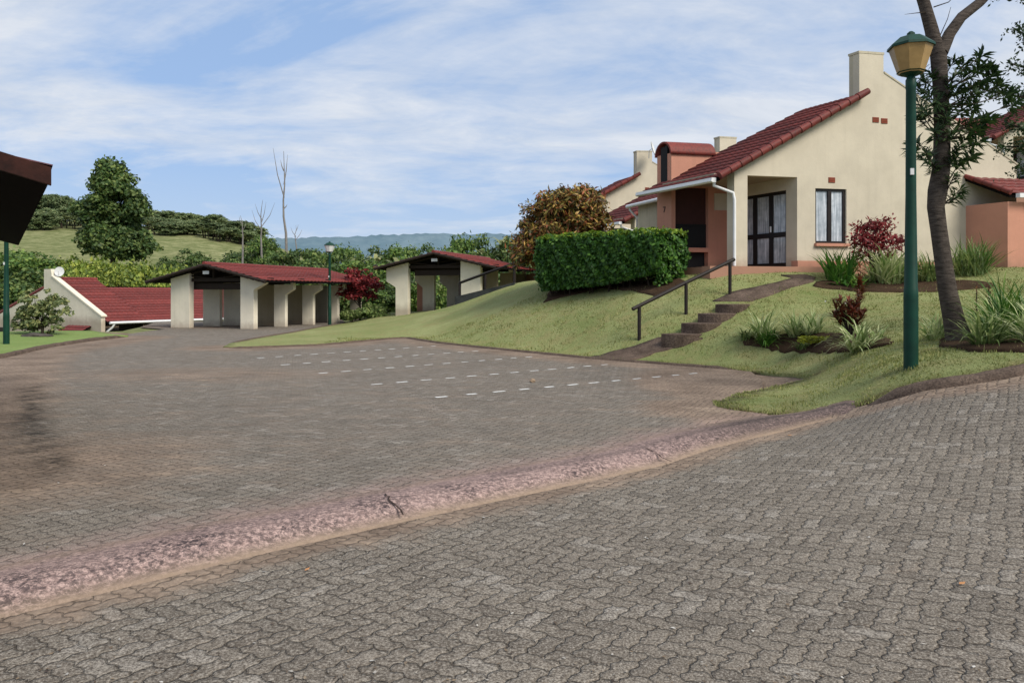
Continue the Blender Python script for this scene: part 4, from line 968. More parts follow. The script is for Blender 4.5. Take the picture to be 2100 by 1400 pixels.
for i,(px,py,k) in enumerate(ridge):
    pr={'a':ra_,'b':rb_,'p':pa_}[k]; o=pr if k not in used else copy_tree(pr); used.add(k)
    d=150+random.uniform(-4,10); put(o,px,d,s=1.15); 
    zz=h1(X(px,d),d); sc_=(H-(py-HY)/FP*d-zz)/(8.0 if k!='p' else 6.6); sc_=max(.5,sc_)*random.uniform(.9,1.12); o.scale=(min(1.5,max(.9,sc_)),min(1.5,max(.9,sc_)),sc_)
    o['label']={'a':'rounded dark tree in the unbroken tree line on the hill ridge','b':'spreading dark tree in the unbroken tree line on the hill ridge','p':'pale fronded palm in the tree line on the hill ridge'}[k]
    o['group']={'a':'rounded trees along the hill ridge','b':'spreading trees along the hill ridge','p':'palms along the hill ridge'}[k]
# second row in front to thicken the ridge wood
for i in range(48):
    px=-20+i*11.5+random.uniform(-5,5); k=random.choice('abpp'); 
    if 165<px<290 and random.random()<.5: continue
    o=copy_tree({'a':ra_,'b':rb_,'p':pa_}[k]); d=141+random.uniform(-3,6); put(o,px,d)
    ytop=np.interp(px,[0,60,120,180,300,400,500,560],[440,425,425,430,455,462,478,492])+random.uniform(-9,9); zz=h1(X(px,d),d); sc_=max(.35,(H-(ytop-HY)/FP*d-zz)/8.2); o.scale=(max(.75,sc_),max(.75,sc_),sc_)
# mid distance woods behind the carports
mt=make_tree('wood_tree',[(0,0,4.8,3.1,2.8,1.9),(2.0,.4,3.4,2.1,2.0,1.6),(-2.1,-.3,3.5,2.1,2.0,1.6),(.2,-1,2.0,3.1,2.4,1.5)],85,95,.75,.21,'leaf_tree',2.0,.2,'x',None)
mu=make_tree('wood_tree',[(0,0,4.6,2.4,2.4,2.1),(1.3,.4,3.0,2.2,2.0,1.6),(-1.5,-.3,2.8,2.1,2.0,1.6)],80,90,.65,.2,'leaf_mid',1.8,.18,'x',None)
mv=palm('palm_tree','leaf_pale',110,1.9,4.6,7)
lay=make_tree('layered_tree',[(0,0,4.8,2.6,2.4,.45),(1.6,0,3.9,2.9,2.4,.4),(-1.9,0,4.0,2.6,2.4,.4),(0,0,3.0,4.2,2.8,.4),(1.5,-.5,2.1,3.6,2.6,.45),(-2.2,0,2.1,2.8,2.4,.4)],120,80,.62,.18,'leaf_tree',2.6,.2,'x',None,flat=.45)
mids=[ # px, top y, depth, kind, width scale
 (520,486,95,'t',1.0),(545,478,92,'u',.8),(500,508,90,'t',.9),(478,522,80,'t',.8),
 (575,500,72,'L',1.0),(625,490,70,'L',1.15),(690,500,68,'L',1.1),(650,515,60,'t',.9),(600,524,58,'L',.9),
 (735,505,66,'v',1.0),(770,498,70,'v',.95),(748,520,56,'u',.9),(715,524,56,'t',.8),(812,506,64,'v',1.0),(850,508,66,'u',.9),(800,528,52,'u',.8),
 (893,494,88,'t',1.0),(925,488,92,'t',1.1),(960,482,90,'u',1.1),(1000,474,90,'t',1.2),(1035,472,88,'v',1.2),(1060,476,86,'t',1.1),(985,500,74,'v',1.0),(1040,505,70,'t',1.1),(940,508,76,'u',1.0),(1095,500,70,'t',1.1),
 (790,575,47,'t',.5),(765,600,46,'u',.45),(1110,500,60,'u',1),
 (640,540,52,'t',.8),(560,545,55,'t',.9),(860,530,56,'v',.7),(710,495,90,'u',1.1),(770,492,95,'t',1.1),(830,492,95,'u',1.1)]
us2=set(); PR={'t':mt,'u':mu,'v':mv,'L':lay}
LB={'t':('dense dark green tree in the wood behind the carports','dense dark trees behind the carports'),'u':('mid green bushy tree in the wood behind the carports','mid green trees behind the carports'),
    'v':('pale fronded palm clump in the wood behind the carports','palm clumps behind the carports'),'L':('dark tree with flat layered branches behind the left carport','layered trees behind the left carport')}
HT={'t':7.7,'u':7.5,'v':6.0,'L':6.0}
for px,py,d,k,w in mids:
    py+=(-13 if px>870 else -2)
    o=PR[k] if k not in us2 else copy_tree(PR[k]); us2.add(k); x=X(px,d); z=h1(x,d); hs=max(.3,(H-(py-HY)/FP*d-z)/HT[k])
    o.location=(x,d,z-.1); o.rotation_euler=(0,0,random.uniform(0,6.28)); o.scale=(w*1.05,w*1.05,hs); o['label'],o['group']=LB[k]; o['category']='tree'
# left bushes and the yellow green shrubs
ls=make_tree('lime_shrub',[(0,0,2.3,2.2,2.0,1.5),(1.3,0,1.7,1.6,1.6,1.2),(-1.3,.2,1.7,1.6,1.6,1.2)],85,75,.48,.17,'leaf_lime',1.0,.12,'x',None,cat='shrub')
lm=[(150,527,60,1),(185,519,62,1.1),(225,520,62,1.1),(262,527,60,1.1),(300,535,58,1.1),(335,541,58,1.1),(370,546,57,1.0),(400,549,56,.9),(200,545,55,1),(250,552,54,1),(310,558,53,1),(350,562,52,.9),(140,545,57,.9)]
for i,(px,py,d,w) in enumerate(lm):
    o=ls if i==0 else copy_tree(ls); x=X(px,d); z=h1(x,d); o.location=(x,d,z-.1); o.rotation_euler=(0,0,random.uniform(0,6.28)); o.scale=(w,w,max(.4,(H-(py-HY)/FP*d-z)/4.2))
    o['label']='yellow green leafy shrub massed behind the low left cottage'; o['group']='yellow green shrubs behind the low cottage'; o['category']='shrub'
for i,(px,py,d,k,w) in enumerate([(20,500,60,'u',1),(70,512,58,'u',1),(110,525,58,'t',1),(0,545,58,'t',1),(45,550,58,'u',.9),(95,560,57,'t',.9),(-25,520,55,'t',1),(130,550,52,'t',.8),(45,505,75,'t',1.2),(15,560,56,'t',.8),(70,565,55,'t',.7),(-10,590,56,'t',.7)]):
    o=copy_tree(PR[k]); x=X(px,d); z=h1(x,d); o.location=(x,d,z-.1); o.rotation_euler=(0,0,random.uniform(0,6.28)); o.scale=(w,w,max(.3,(H-(py-HY)/FP*d-z)/HT[k]))
    o['label']={'t':'dense dark bushy tree behind the low left cottage','u':'mid green bushy tree behind the low left cottage'}[k]; o['group']={'t':'dark bushy trees behind the low cottage','u':'mid green trees behind the low cottage'}[k]
for i,(px,py,d,w,l) in enumerate([(385,513,84,1.0,'dark rounded bush alone on the grassy slope above the left carport'),(340,528,80,.7,'smaller dark bush on the slope below the tall tree')]):
    o=copy_tree(mt); x=X(px,d); z=h1(x,d); o.location=(x,d,z-.2); o.scale=(w*.9,w*.9,max(.3,(H-(py-HY)/FP*d-z)/6.6)); o['label']=l; o['category']='bush'
    if 'group' in o: del o['group']
# dead trees
def dead(px,ytop,ybase,d,r,label,br,lean=0,seed=1):
    random.seed(seed); b=P(px,ybase,d); t=P(px+lean,ytop,d); R=empty('dead_tree',b,0,label,'dead tree','bare dead trees')
    hh=(t-b); m=MB(); pts=[V3(0,0,-2)]+[hh*(k/6)+V3(random.uniform(-.12,.12),0,0) for k in range(7)]; m.tube(pts,[r*1.2]+[r*(1-.85*k/6) for k in range(7)],7)
    for f,a,l in br:
        s=hh*f; e=s+V3(math.sin(a)*l,random.uniform(-.3,.3)*l,math.cos(a)*l); m.tube([s,s.lerp(e,.5)+V3(math.sin(a)*.12*l,0,-.04*l),e],[r*.45,r*.3,r*.08],5)
    m.build('trunk',M['deadwood'],R)
dead(585,310,512,78,.15,'tallest bare dead tree with pale trunk above the left carport',[(.53,-.19,5.2),(.66,.10,3.2),(.8,-.3,1.2),(.42,.6,.5)],-4,2)
dead(537,410,500,80,.10,'smaller bare dead tree with forked branches left of the tallest dead tree',[(.3,-.5,2.6),(.4,.45,2.9),(.55,-.35,1.8),(.5,.2,2.2)],0,4)
dead(497,442,527,74,.10,'thin leafless snag at the edge of the grassy slope',[(.6,.4,1.2),(.8,-.4,.8)],-2,5)
dead(607,462,520,76,.08,'slight leafless stem just right of the tallest dead tree',[(.5,.5,1.2),(.6,-.5,1.1),(.8,.3,.7)],0,6)
random.seed(21)
# low garden shrubs beside carports
def shrub(name,mat,env,nc,lp,cr,leaf,px,py,d,label,cat='shrub',shape='diamond',aspect=1.6,s=1,bark='bark',group=None,th=.5,tr=.05,base=None,limbs=14):
    o=make_tree(name,env,nc,lp,cr,leaf,mat,th,tr,label,group,cat,bark,shape,limbs=limbs,aspect=aspect); b=G(px,py) if d is None else (P(px,py,d))
    o.location=b; o.scale=(s,s,s); return o
shrub('red_shrub','leaf_red',[(0,0,1.5,.85,.8,.7),(.45,0,1.1,.6,.6,.5),(-.45,0,1.1,.6,.6,.6)],60,60,.24,.09,738,642,39,'dark crimson leaved shrub between the two carports',s=1.05,tr=.05)
for px,py,d,s,l in ((722,657,38.5,.8,'low pale green shrub at the foot of the crimson shrub, left one'),(765,653,38.5,1.0,'low pale green shrub at the foot of the crimson shrub, right one')):
    shrub('pale_shrub','blade_pale',[(0,0,.32,.72,.5,.30)],30,45,.2,.11,px,py,d,l,s=s,th=.2,tr=.03)
# sapling on the left strip
sp=shrub('round_shrub','leaf_pale',[(0,0,1.25,.75,.7,.6),(.55,0,.8,.6,.5,.4),(-.6,0,.75,.6,.5,.45),(-.1,0,.5,.9,.6,.35)],70,48,.19,.085,86,694,26.5,'grey green leafy shrub growing by the rock on the left lawn strip',tr=.05,s=.98)
rk=MB(); 
def rock(pos,sx,sy,sz,name,label,mat='rock',cat='rock',seed=1):
    bm=bmesh.new(); bmesh.ops.create_icosphere(bm,subdivisions=3,radius=1)
    r=random.Random(seed); ph=[r.uniform(0,6) for _ in range(6)]
    for v in bm.verts:
        c=v.co; k=1+.16*math.sin(3*c.x+ph[0])*math.sin(2.5*c.y+ph[1])+.1*math.sin(6*c.z+ph[2]+4*c.x)+.06*math.sin(11*c.y+ph[3]); v.co=Vector((c.x*sx*k,c.y*sy*k,c.z*sz*k))
    me=bpy.data.meshes.new(name); bm.to_mesh(me); bm.free(); me.materials.append(M[mat]); o=bpy.data.objects.new(name,me); link(o); o.location=pos; tag(o,label,cat); return o
p=P(72,694,25.6); rock((p.x,p.y,p.z+.05),.5,.35,.14,'rock','flat dark rock at the foot of the shrub on the left lawn strip',seed=3)
p=Vector((*L(1092,784),0)); rock((p.x,p.y,.03),.055,.045,.04,'stone','small tan stone lying between the parking lines','tan','stone',seed=5)

# croton bush and hedge
cb=G(1150,590); cbz=h1(X(1155,26.5),26.5)
cro=make_tree('croton_bush',[(0,0,1.9,1.45,1.2,1.25),(.65,0,2.35,.8,.8,.75),(-.8,0,1.5,.95,.8,1.05),(-.3,-.2,1.0,1.5,1.0,.8)],330,95,.27,.19,'leaf_croton',.7,.07,'large croton bush with mottled yellow and red brown leaves left of the hedge',None,'bush',shape='lance',limbs=30)
zt=(H+220/FP*26.5-cbz)/3.35; cro.location=(X(1158,26.5),26.5,cbz); cro.scale=(1.02,1.0,zt)
def hedge():
    A=G(1132,604); B=G(1376,582); ax=(B-A); Ln=Vector((ax.x,ax.y,0)).length; u=Vector((ax.x,ax.y,0)).normalized(); v=Vector((-u.y,u.x,0))
    R=empty('hedge',A,0,'clipped green box hedge with bright yellow green top in front of the cottage','hedge')
    zt0=H-(488-HY)/FP*A.y; zt1=H-(475-HY)/FP*B.y
    n=30000; hw=.62
    def surf(n,top_only):
        s=rng.uniform(-.02,1.02,n); c=rng.uniform(-1,1,n); k=rng.random(n)
        zb=A.z+s*(B.z-A.z)+.12+.22*np.clip((s-.55)*2,0,1); zt=zt0+(zt1-zt0)*s
        P_=np.zeros((n,3)); N_=np.zeros((n,3))
        face=np.where(k<.46,0,np.where(k<.62,1,np.where(k<.86,2,3)))
        if top_only: face[:]=2
        w=rng.random(n)
        L_=s*Ln; O=c*hw; Z=zb+(zt-zb)*w**.9
        O=np.where(face==0,-hw,O); O=np.where(face==1,hw,O); Z=np.where(face==2,zt,Z); end=rng.random(n)<.5
        L_=np.where(face==3,np.where(end,0,Ln),L_)
        N_[:,0]=np.where(face==3,np.where(end,-1,1),0); N_[:,1]=np.where(face==0,-1,np.where(face==1,1,0)); N_[:,2]=np.where(face==2,1,.15)
        # round the corners and add lumps
        lump=.06*np.sin(L_*5+Z*3)+.07*np.sin(L_*11+O*7+Z*9)+rng.normal(0,.045,n)+(rng.random(n)>.985)*rng.uniform(0,.16,n)
        r=.16; top=(Z>zt-r)&(face!=2); O=np.where(top&(face<2),O*(1-.12*((Z-(zt-r))/r)**2),O); Z=np.where(face==2,Z-.10*np.abs(O/hw)**4-.05*np.clip(np.abs(L_/Ln-.5)*2,0,1)**10,Z)
        L2=L_+N_[:,0]*lump; O2=O+N_[:,1]*lump; Z2=Z+np.where(face==2,np.abs(lump)*.6,0)
        taper=np.clip((zb+.5-Z2)/.5,0,1)*.16; O2=O2*(1-taper)
        W=np.outer(L2,np.array(u))+np.outer(O2,np.array(v)); W[:,2]=Z2-A.z
        NN=np.outer(N_[:,0],np.array(u))+np.outer(N_[:,1],np.array(v)); NN[:,2]=N_[:,2]
        return W,NN,Z2,zt,face
    W,NN,Z2,zt,face=surf(n,False); k=(Z2<zt-.09)|(rng.random(n)<.3)
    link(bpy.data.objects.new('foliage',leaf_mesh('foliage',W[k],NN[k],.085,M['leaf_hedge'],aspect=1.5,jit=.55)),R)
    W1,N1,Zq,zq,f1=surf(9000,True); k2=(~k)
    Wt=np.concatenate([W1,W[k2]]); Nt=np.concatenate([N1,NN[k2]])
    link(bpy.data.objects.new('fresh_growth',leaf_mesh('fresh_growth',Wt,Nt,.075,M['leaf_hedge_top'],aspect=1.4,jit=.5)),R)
    # dark inner twigs
    m=MB(); 
    for i in range(34):
        s=random.random(); o=A*0+u*(s*Ln)+v*random.uniform(-.3,.3); zb=(B.z-A.z)*s; m.tube([o+V3(0,0,zb-.1),o+V3(random.uniform(-.15,.15),0,zb+.5),o+V3(random.uniform(-.3,.3),random.uniform(-.2,.2),zb+1.1)],[.028,.02,.01],5)
    m.build('stems',M['bark'],R)
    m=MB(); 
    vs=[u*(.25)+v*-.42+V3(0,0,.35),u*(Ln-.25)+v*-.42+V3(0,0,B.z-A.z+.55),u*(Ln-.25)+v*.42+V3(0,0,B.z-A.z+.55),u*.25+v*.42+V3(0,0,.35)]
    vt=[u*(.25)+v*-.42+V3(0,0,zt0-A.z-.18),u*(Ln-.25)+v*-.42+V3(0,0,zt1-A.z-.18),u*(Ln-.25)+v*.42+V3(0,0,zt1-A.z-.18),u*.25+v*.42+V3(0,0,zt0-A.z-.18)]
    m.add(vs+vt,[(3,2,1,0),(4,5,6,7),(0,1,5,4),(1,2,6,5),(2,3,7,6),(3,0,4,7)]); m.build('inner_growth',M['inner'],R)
    return A,B
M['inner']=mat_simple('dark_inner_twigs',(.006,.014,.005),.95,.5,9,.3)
hA,hB=hedge()

# ------------------------------------------------------------------ garden plants
def blades(name,n,ln,w,mat,parent,spread=.12,el=(.5,1.45),droop=1.5,seg=5,base=(0,0,0)):
    V=[];F=[]
    for i in range(n):
        a=rng.uniform(0,6.28); e=rng.uniform(*el); Ln=ln*rng.uniform(.6,1.15); ww=w*rng.uniform(.7,1.2); r=spread*math.sqrt(rng.random()); a0=rng.uniform(0,6.28)
        p=np.array([base[0]+r*math.cos(a0),base[1]+r*math.sin(a0),base[2]-.02]); dr=np.array([math.cos(a),math.sin(a),0]); sd=np.array([-math.sin(a),math.cos(a),0]); th=e; b=len(V)
        for j in range(seg+1):
            f=j/seg; k=ww*(.6+.8*f if f<.5 else 2.0*(1-f)*1.0+.04); V.append(p-sd*k/2); V.append(p+sd*k/2)
            p=p+(dr*math.cos(th)+np.array([0,0,1])*math.sin(th))*Ln/seg; th-=droop/seg*(.4+f*1.6)*rng.uniform(.6,1.3)
        for j in range(seg): F.append((b+2*j,b+2*j+1,b+2*j+3,b+2*j+2))
    return link(bpy.data.objects.new(name,np_mesh(name,np.array(V),np.array(F),M[mat])),parent)
def tuft(px,py,hpx,mat,label,n=70,droop=1.5,w=.03,el=(.5,1.45),spread=.14,group=None,name='flax_plant',d=None):
    b=G(px,py) if d is None else onto(px,d)
    R=empty(name,b,0,label,'plant',group); s=1.15*hpx/FP*b.y
    blades('leaves',int(n*1.25),s*1.25,w*max(.7,b.y/14),mat,R,spread,el,droop); return R,b
def mound(px,py,rx,ry,dz=.05):
    pts=[]
    for k in range(30):
        a=2*math.pi*k/30; rr=1+.05*math.sin(3*a+px)+.03*math.sin(7*a); q_=G(px+rx*rr*math.cos(a),py+ry*rr*math.sin(a)); pts.append((q_.x,q_.y))
    return sheet('bed_soil',pts,M['bed_soil'],dz,.15,skirt=.07,jit=.045,subdiv=.12)
mound(1674,706,152,19); mound(1850,588,185,13); mound(2070,708,150,17)
sheet('bed_soil',[(hA.x-.3,hA.y-.75),(hA.x+1.5,hA.y-1.35),(hB.x-.6,hB.y-.95),(hB.x+.35,hB.y-.55),(hB.x+.3,hB.y+.7),(hA.x,hA.y+.8)],M['bed_soil'],.05,.25,skirt=.08,jit=.04)
VB='variegated white and green strap leaved plant '
tuft(1562,697,58,'blade_var',VB+'at the left end of the lower flower bed',110,1.4)
tuft(1574,710,38,'blade_green','dark green strap leaved plant in front at the left end of the lower bed',70,1.8,.028)
tuft(1632,692,46,'blade_var',VB+'left of the yellow groundcover',90,1.1)
tuft(1667,688,44,'blade_var',VB+'just behind the yellow groundcover',80,1.1)
tuft(1650,716,26,'blade_pale','small pale green tuft in front of the yellow groundcover',45,2.0,.028)
tuft(1762,722,70,'blade_var','widest variegated plant, at the right end of the lower flower bed',120,1.6,el=(.45,1.4))
tuft(1800,700,34,'blade_var',VB+'behind the right end of the lower bed',40,1.9)
tuft(1530,697,26,'blade_pale','small grey green rosette at the far left of the lower bed',40,2.2,.03)
for q,(px,py) in enumerate(((1660,703),(1680,704),(1697,703))):
    pass
b=G(1678,708); R=empty('groundcover_plant',b,0,'low bright yellow groundcover in the middle of the lower bed','plant'); C=rng.uniform(-1,1,(700,3))*np.array([.36,.18,.06])+np.array([0,0,.12]); link(bpy.data.objects.new('leaves',leaf_mesh('leaves',C,np.tile([0,0,1.],(700,1)),.045,M['yellow_leaf'],jit=.8)),R)
# upright bronze croton in the lower bed
def stem_plant(px,py,hpx,label,mat,nst=5,lf=26,ll=.16,spr=.22,d=None,name='cordyline_plant',group=None):
    b=G(px,py) if d is None else onto(px,d); R=empty(name,b,0,label,'plant',group); hh=hpx/FP*b.y; m=MB(); V=[];F=[]
    for s in range(nst):
        a=rng.uniform(0,6.28); r=spr*rng.uniform(.2,1); H_=hh*(1 if s==0 else rng.uniform(.5,.9)); tip=np.array([r*math.cos(a)*(.3 if s==0 else 1),r*math.sin(a),H_-.02]); m.tube([(0,0,-.05),tuple(tip*.5*np.array([.7,.7,1])),tuple(tip*.93)],[.018,.013,.008],5)
        for k in range(lf):
            f=rng.uniform(.45,1.); p=tip*np.array([f,f,f]); aa=rng.uniform(0,6.28); e=rng.uniform(-.1,1.3); L_=ll*rng.uniform(.6,1.2); dr=np.array([math.cos(aa)*math.cos(e),math.sin(aa)*math.cos(e),math.sin(e)]); sd=np.array([-math.sin(aa),math.cos(aa),0])*L_*.16; b0=len(V)
            V+= [p,p+dr*L_*.45+sd,p+dr*L_-np.array([0,0,.02]),p+dr*L_*.45-sd]; F.append((b0,b0+1,b0+2,b0+3))
    link(bpy.data.objects.new('leaves',np_mesh('leaves',np.array(V),np.array(F),M[mat])),R); m.build('stems',M['bark'],R)
stem_plant(1742,694,98,'bushy bronze and red croton in the middle of the lower bed','leaf_orange',15,42,.17,.42)
stem_plant(1762,648,100,'slim upright dark red cordyline rising behind the bronze croton','leaf_orange',4,44,.19,.10)
R=empty('flowering_plant',G(1725,672),0,'tiny white flowers on thin stems beside the bronze croton','plant'); m=MB(); fl=MB()
for i in range(9):
    x,y,z=random.uniform(-.45,.35),random.uniform(-.2,.3),random.uniform(.25,.75); m.tube([(x*.4,y*.4,0),(x,y,z)],[.004,.003],4)
    for k in range(5):
        a=k*1.257; fl.add([(x,y,z),(x+.014*math.cos(a-.4),y-.006,z+.014*math.sin(a-.4)),(x+.024*math.cos(a),y-.01,z+.024*math.sin(a)),(x+.014*math.cos(a+.4),y-.006,z+.014*math.sin(a+.4))],[(0,1,2,3)])
m.build('stems',M['leaf_mid'],R); fl.build('petals',M['flower'],R)
# upper bed by the house
tuft(1722,578,56,'blade_green','dark green sword leaved plant under the cottage window',90,.7,.045,(.9,1.5),.3)
tuft(1745,588,26,'blade_green','low bright green plant at the front left of the upper bed',70,1.6,.05,(.4,1.3),.35)
tuft(1815,582,66,'blade_var',VB+'under the crimson shrub by the cottage wall',150,1.2,.04,(.6,1.45),.4)
tuft(1845,580,50,'blade_var','variegated plant right of the crimson shrub, half behind the lamp pole',80,1.3,.04,(.6,1.45),.3)
o=shrub('crimson_shrub','leaf_red',[(0,0,1.05,.55,.5,.38),(-.3,0,.8,.4,.4,.3),(.35,0,.85,.4,.4,.3)],60,26,.16,.13,1793,578,None,'crimson leaved shrub against the cottage gable wall',shape='lance',limbs=22,tr=.03); o.location=G(1793,578); zz=(125/FP*o.location.y)/1.45; o.scale=(1.1,1,zz)
tuft(1905,578,50,'blade_pale','pale green upright plant between lamp pole and tree trunk by the wall',90,1.0,.035,(.7,1.5),.35)
tuft(1985,565,62,'blade_pale','feathery pale green plant right of the leaning trunk near the terracotta wall',160,.9,.022,(.7,1.5),.45)
tuft(2005,560,52,'blade_green','green feathery plant against the terracotta yard wall',120,.9,.022,(.7,1.5),.3)
# tree bed
tuft(1925,697,60,'blade_var',VB+'left of the leaning tree trunk',80,1.7)
tuft(2020,712,75,'blade_pale','pale strap leaved plant in front right of the leaning trunk',120,1.7,.035)
tuft(2075,700,110,'blade_green','tall green strap leaved clump at the right edge',170,1.1,.035,(.6,1.5),.25)
tuft(2040,690,80,'blade_var',VB+'between the leaning trunk and the tall green clump',110,1.3)
tuft(2125,705,95,'blade_var',VB+'cut off by the right edge',120,1.4)
stem_plant(2003,672,88,'thin red brown flower spike right of the leaning trunk, left one','leaf_orange',2,30,.07,.03)
stem_plant(2028,668,90,'thin red brown flower spike right of the leaning trunk, right one','leaf_orange',2,30,.07,.03)

# ------------------------------------------------------------------ leaning tree with lance leaves
D0=11.2; bt=G(1968,702); D0=bt.y
R=empty('leaning_tree',bt,0,'leaning ringed trunk tree with dark lance shaped leaves beside the big lamp','tree')
q=lambda px,py,dd=0: P(px,py,D0+dd)-bt
m=MB(); m.tube([q(1972,722),q(1967,695),q(1957,660),q(1944,600),q(1935,540),q(1925,470),q(1919,425),q(1923,390),q(1931,340),q(1932,260),q(1929,180),q(1925,120),q(1921,92)],[.25,.185,.148,.128,.118,.113,.118,.135,.120,.110,.104,.112,.102],14)
m.tube([q(1922,110),q(1910,60),q(1896,10),q(1880,-40),q(1850,-120)],[.11,.095,.085,.08,.05],10)
m.tube([q(1930,108),q(1947,70,.05),q(1972,35,.1),q(2010,5,.2),q(2060,-45,.3),q(2120,-90,.4)],[.1,.085,.075,.07,.05,.03],10)
rs_=[];
tw=[(1916,150,0),(1955,118,0),(1968,130,.2),(2002,115,.3),(2012,140,.2),(1893,160,-.1),(1905,190,-.2),(1962,185,.1),(1985,175,.2),(2008,168,.2),(2035,172,.3),(2045,195,.3),(1890,215,-.2),(1902,240,.1),(1950,215,-.2),(1970,225,.1),(1992,215,.2),(1945,268,-.2),(1968,280,0),(1985,262,.1),(2003,245,.2),(1889,293,-.2),(1905,310,-.2),(1912,340,-.1),(1950,315,-.2),(1963,335,.1),(1980,318,.2),(1950,360,-.2),(1960,385,0),(1900,320,.2),(1876,296,-.1),(1895,130,.1),(1978,150,-.1),(1958,155,-.2),(2020,150,.2),(2050,215,.3),(1998,262,.2),(2015,238,.2),(1998,140,.1),(1975,200,-.1),(1965,255,-.1),(1990,290,.1),(1890,175,-.1),(1885,235,-.1),(1948,180,-.2),(1940,240,-.25),(1960,300,-.2),(1925,205,-.25),(1916,270,-.22),(1955,405,-.1),(1990,190,-.2),(1985,245,-.2),(1900,225,-.3)]
V=[];F=[]; tm2=MB()
for (px,py,dd) in tw:
    px=1930+(px-1930)*1.22; c=q(px+random.uniform(-4,4),py+random.uniform(-4,4),dd); root=q(1930,min(420,py+random.uniform(25,60)),0); ax=(c-root).normalized(); ax=(ax+V3(0,0,.35)).normalized()
    tm2.tube([root,root.lerp(c,.5)-V3(0,0,.03),c],[.014,.010,.005],5)
    for j in range(2):
        cc=c-ax*(.09*j)
        for k in range(17):
            d_=Vector(rng.normal(0,1,3)); d_=(d_-ax*d_.dot(ax)).normalized(); dr=(d_*random.uniform(.6,1)+ax*random.uniform(-.1,.9)).normalized(); L_=random.uniform(.13,.21); sd=dr.cross(ax).normalized()*L_*.11; p0=cc-ax*random.uniform(0,.07); b0=len(V)
            V+=[p0,p0+dr*L_*.5+sd-V3(0,0,.0),p0+dr*L_-V3(0,0,.02),p0+dr*L_*.5-sd]; F.append((b0,b0+1,b0+2,b0+3))
link(bpy.data.objects.new('foliage',np_mesh('foliage',np.array([tuple(v) for v in V]),np.array(F),M['leaf_dark'])),R)
m.build('trunk',M['bark_ring'],R); tm2.tube([q(1905,25),q(1880,27,-.2),q(1855,30,-.3)],[.012,.006,.002],5); tm2.tube([q(1915,15),q(1945,5),q(1960,-10)],[.01,.007,.004],5); tm2.tube([q(1925,80),q(1943,40,-.1),q(1950,15,-.1)],[.008,.005,.003],5)
tm2.build('twigs',M['bark'],R)
# feathery dark tree standing outside the right edge, branches reaching in
D1=12.5; b2=onto(2330,D1); R=empty('feathery_tree',b2,0,'dark feathery branches reaching in from the right edge above the rooftops','tree'); q2=lambda px,py,dd=0:P(px,py,D1+dd)-b2
m=MB(); m.tube([V3(0,0,-.3),q2(2325,400),q2(2310,150),q2(2280,-60)],[.22,.17,.14,.10],10)
br=[[(2312,250),(2200,215),(2100,200),(2040,190),(2000,180)],[(2310,150),(2200,110),(2120,80),(2080,60)],[(2312,250),(2180,280),(2100,265),(2060,250)],[(2318,320),(2200,300),(2110,300),(2050,302)],[(2305,80),(2180,10),(2100,-10),(2035,-25)],[(2318,330),(2220,350),(2120,345),(2095,345)],[(2310,200),(2190,160),(2110,140),(2070,130)]]
V=[];F=[]
for bi,bp in enumerate(br):
    pts=[q2(px,py,.25*math.sin(i*2+bi)) for i,(px,py) in enumerate(bp)]; m.tube(pts,[.05,.035,.022,.012,.008][:len(pts)],6)
    for i in range(len(pts)-1):
        a,b=pts[i],pts[i+1]; nn=int((b-a).length/.024)
        for k in range(nn):
            s=a.lerp(b,k/nn); 
            if random.random()<.25 and i==0: continue
            tip=s+Vector((random.gauss(-.05,.12),random.gauss(0,.15),random.gauss(.02,.11)))
            for j in range(11):
                p0=s.lerp(tip,random.uniform(.15,1.1))+Vector(rng.normal(0,.025,3)); dr=Vector(rng.normal(0,1,3)).normalized(); L_=random.uniform(.045,.095); sd=dr.cross(Vector(rng.normal(0,1,3))).normalized()*L_*.22; b0=len(V)
                V+=[p0,p0+dr*L_*.5+sd,p0+dr*L_,p0+dr*L_*.5-sd]; F.append((b0,b0+1,b0+2,b0+3))
link(bpy.data.objects.new('foliage',np_mesh('foliage',np.array([tuple(v) for v in V]),np.array(F),M['leaf_dark'])),R); m.build('trunk',M['bark'],R)

# ------------------------------------------------------------------ lawn blades (stuff)
def grass_stuff():
    N=420000; x=rng.uniform(-6,15,N); y=rng.uniform(8,26,N); keep=rng.random(N)<np.clip((10.5/y)**1.6,.12,1); x,y=x[keep],y[keep]
    k=(inside(x,y,LAWN)|(seg_dist(x,y,LAWN)<.05))&(np.abs(x/y)<.75)&(rng.random(len(x))<np.where(seg_dist(x,y,LAWN)<.15,1,.75)); x,y=x[k],y[k]; z=h(x,y)+.015; n=len(x); a=rng.uniform(0,6.28,n); hh=rng.uniform(.010,.032,n)*(1+.03*(y-9)); cl=np.sin(x*3.1+1.3*np.sin(y*2.3))*np.sin(y*3.7+1.1*np.sin(x*2.9))+.6*np.sin(x*9.3+y*4.1)*np.sin(y*8.1-x*3.3); hh*=1+.75*np.clip(cl,-.6,1.4)+1.6*(rng.random(n)>.985); w=.004+.0005*y
    dx,dy=np.cos(a)*w,np.sin(a)*w; lx=rng.normal(0,.018,n); ly=rng.normal(0,.018,n)
    V=np.stack([np.c_[x-dx,y-dy,z-.01],np.c_[x+dx,y+dy,z-.01],np.c_[x+lx,y+ly,z+hh]],1).reshape(-1,3)
    o=np_obj('grass',V,np.arange(3*n).reshape(-1,3),M['grass_blade']); tag(o,'short mown grass blades covering the lawn','grass',kind='stuff')
grass_stuff()
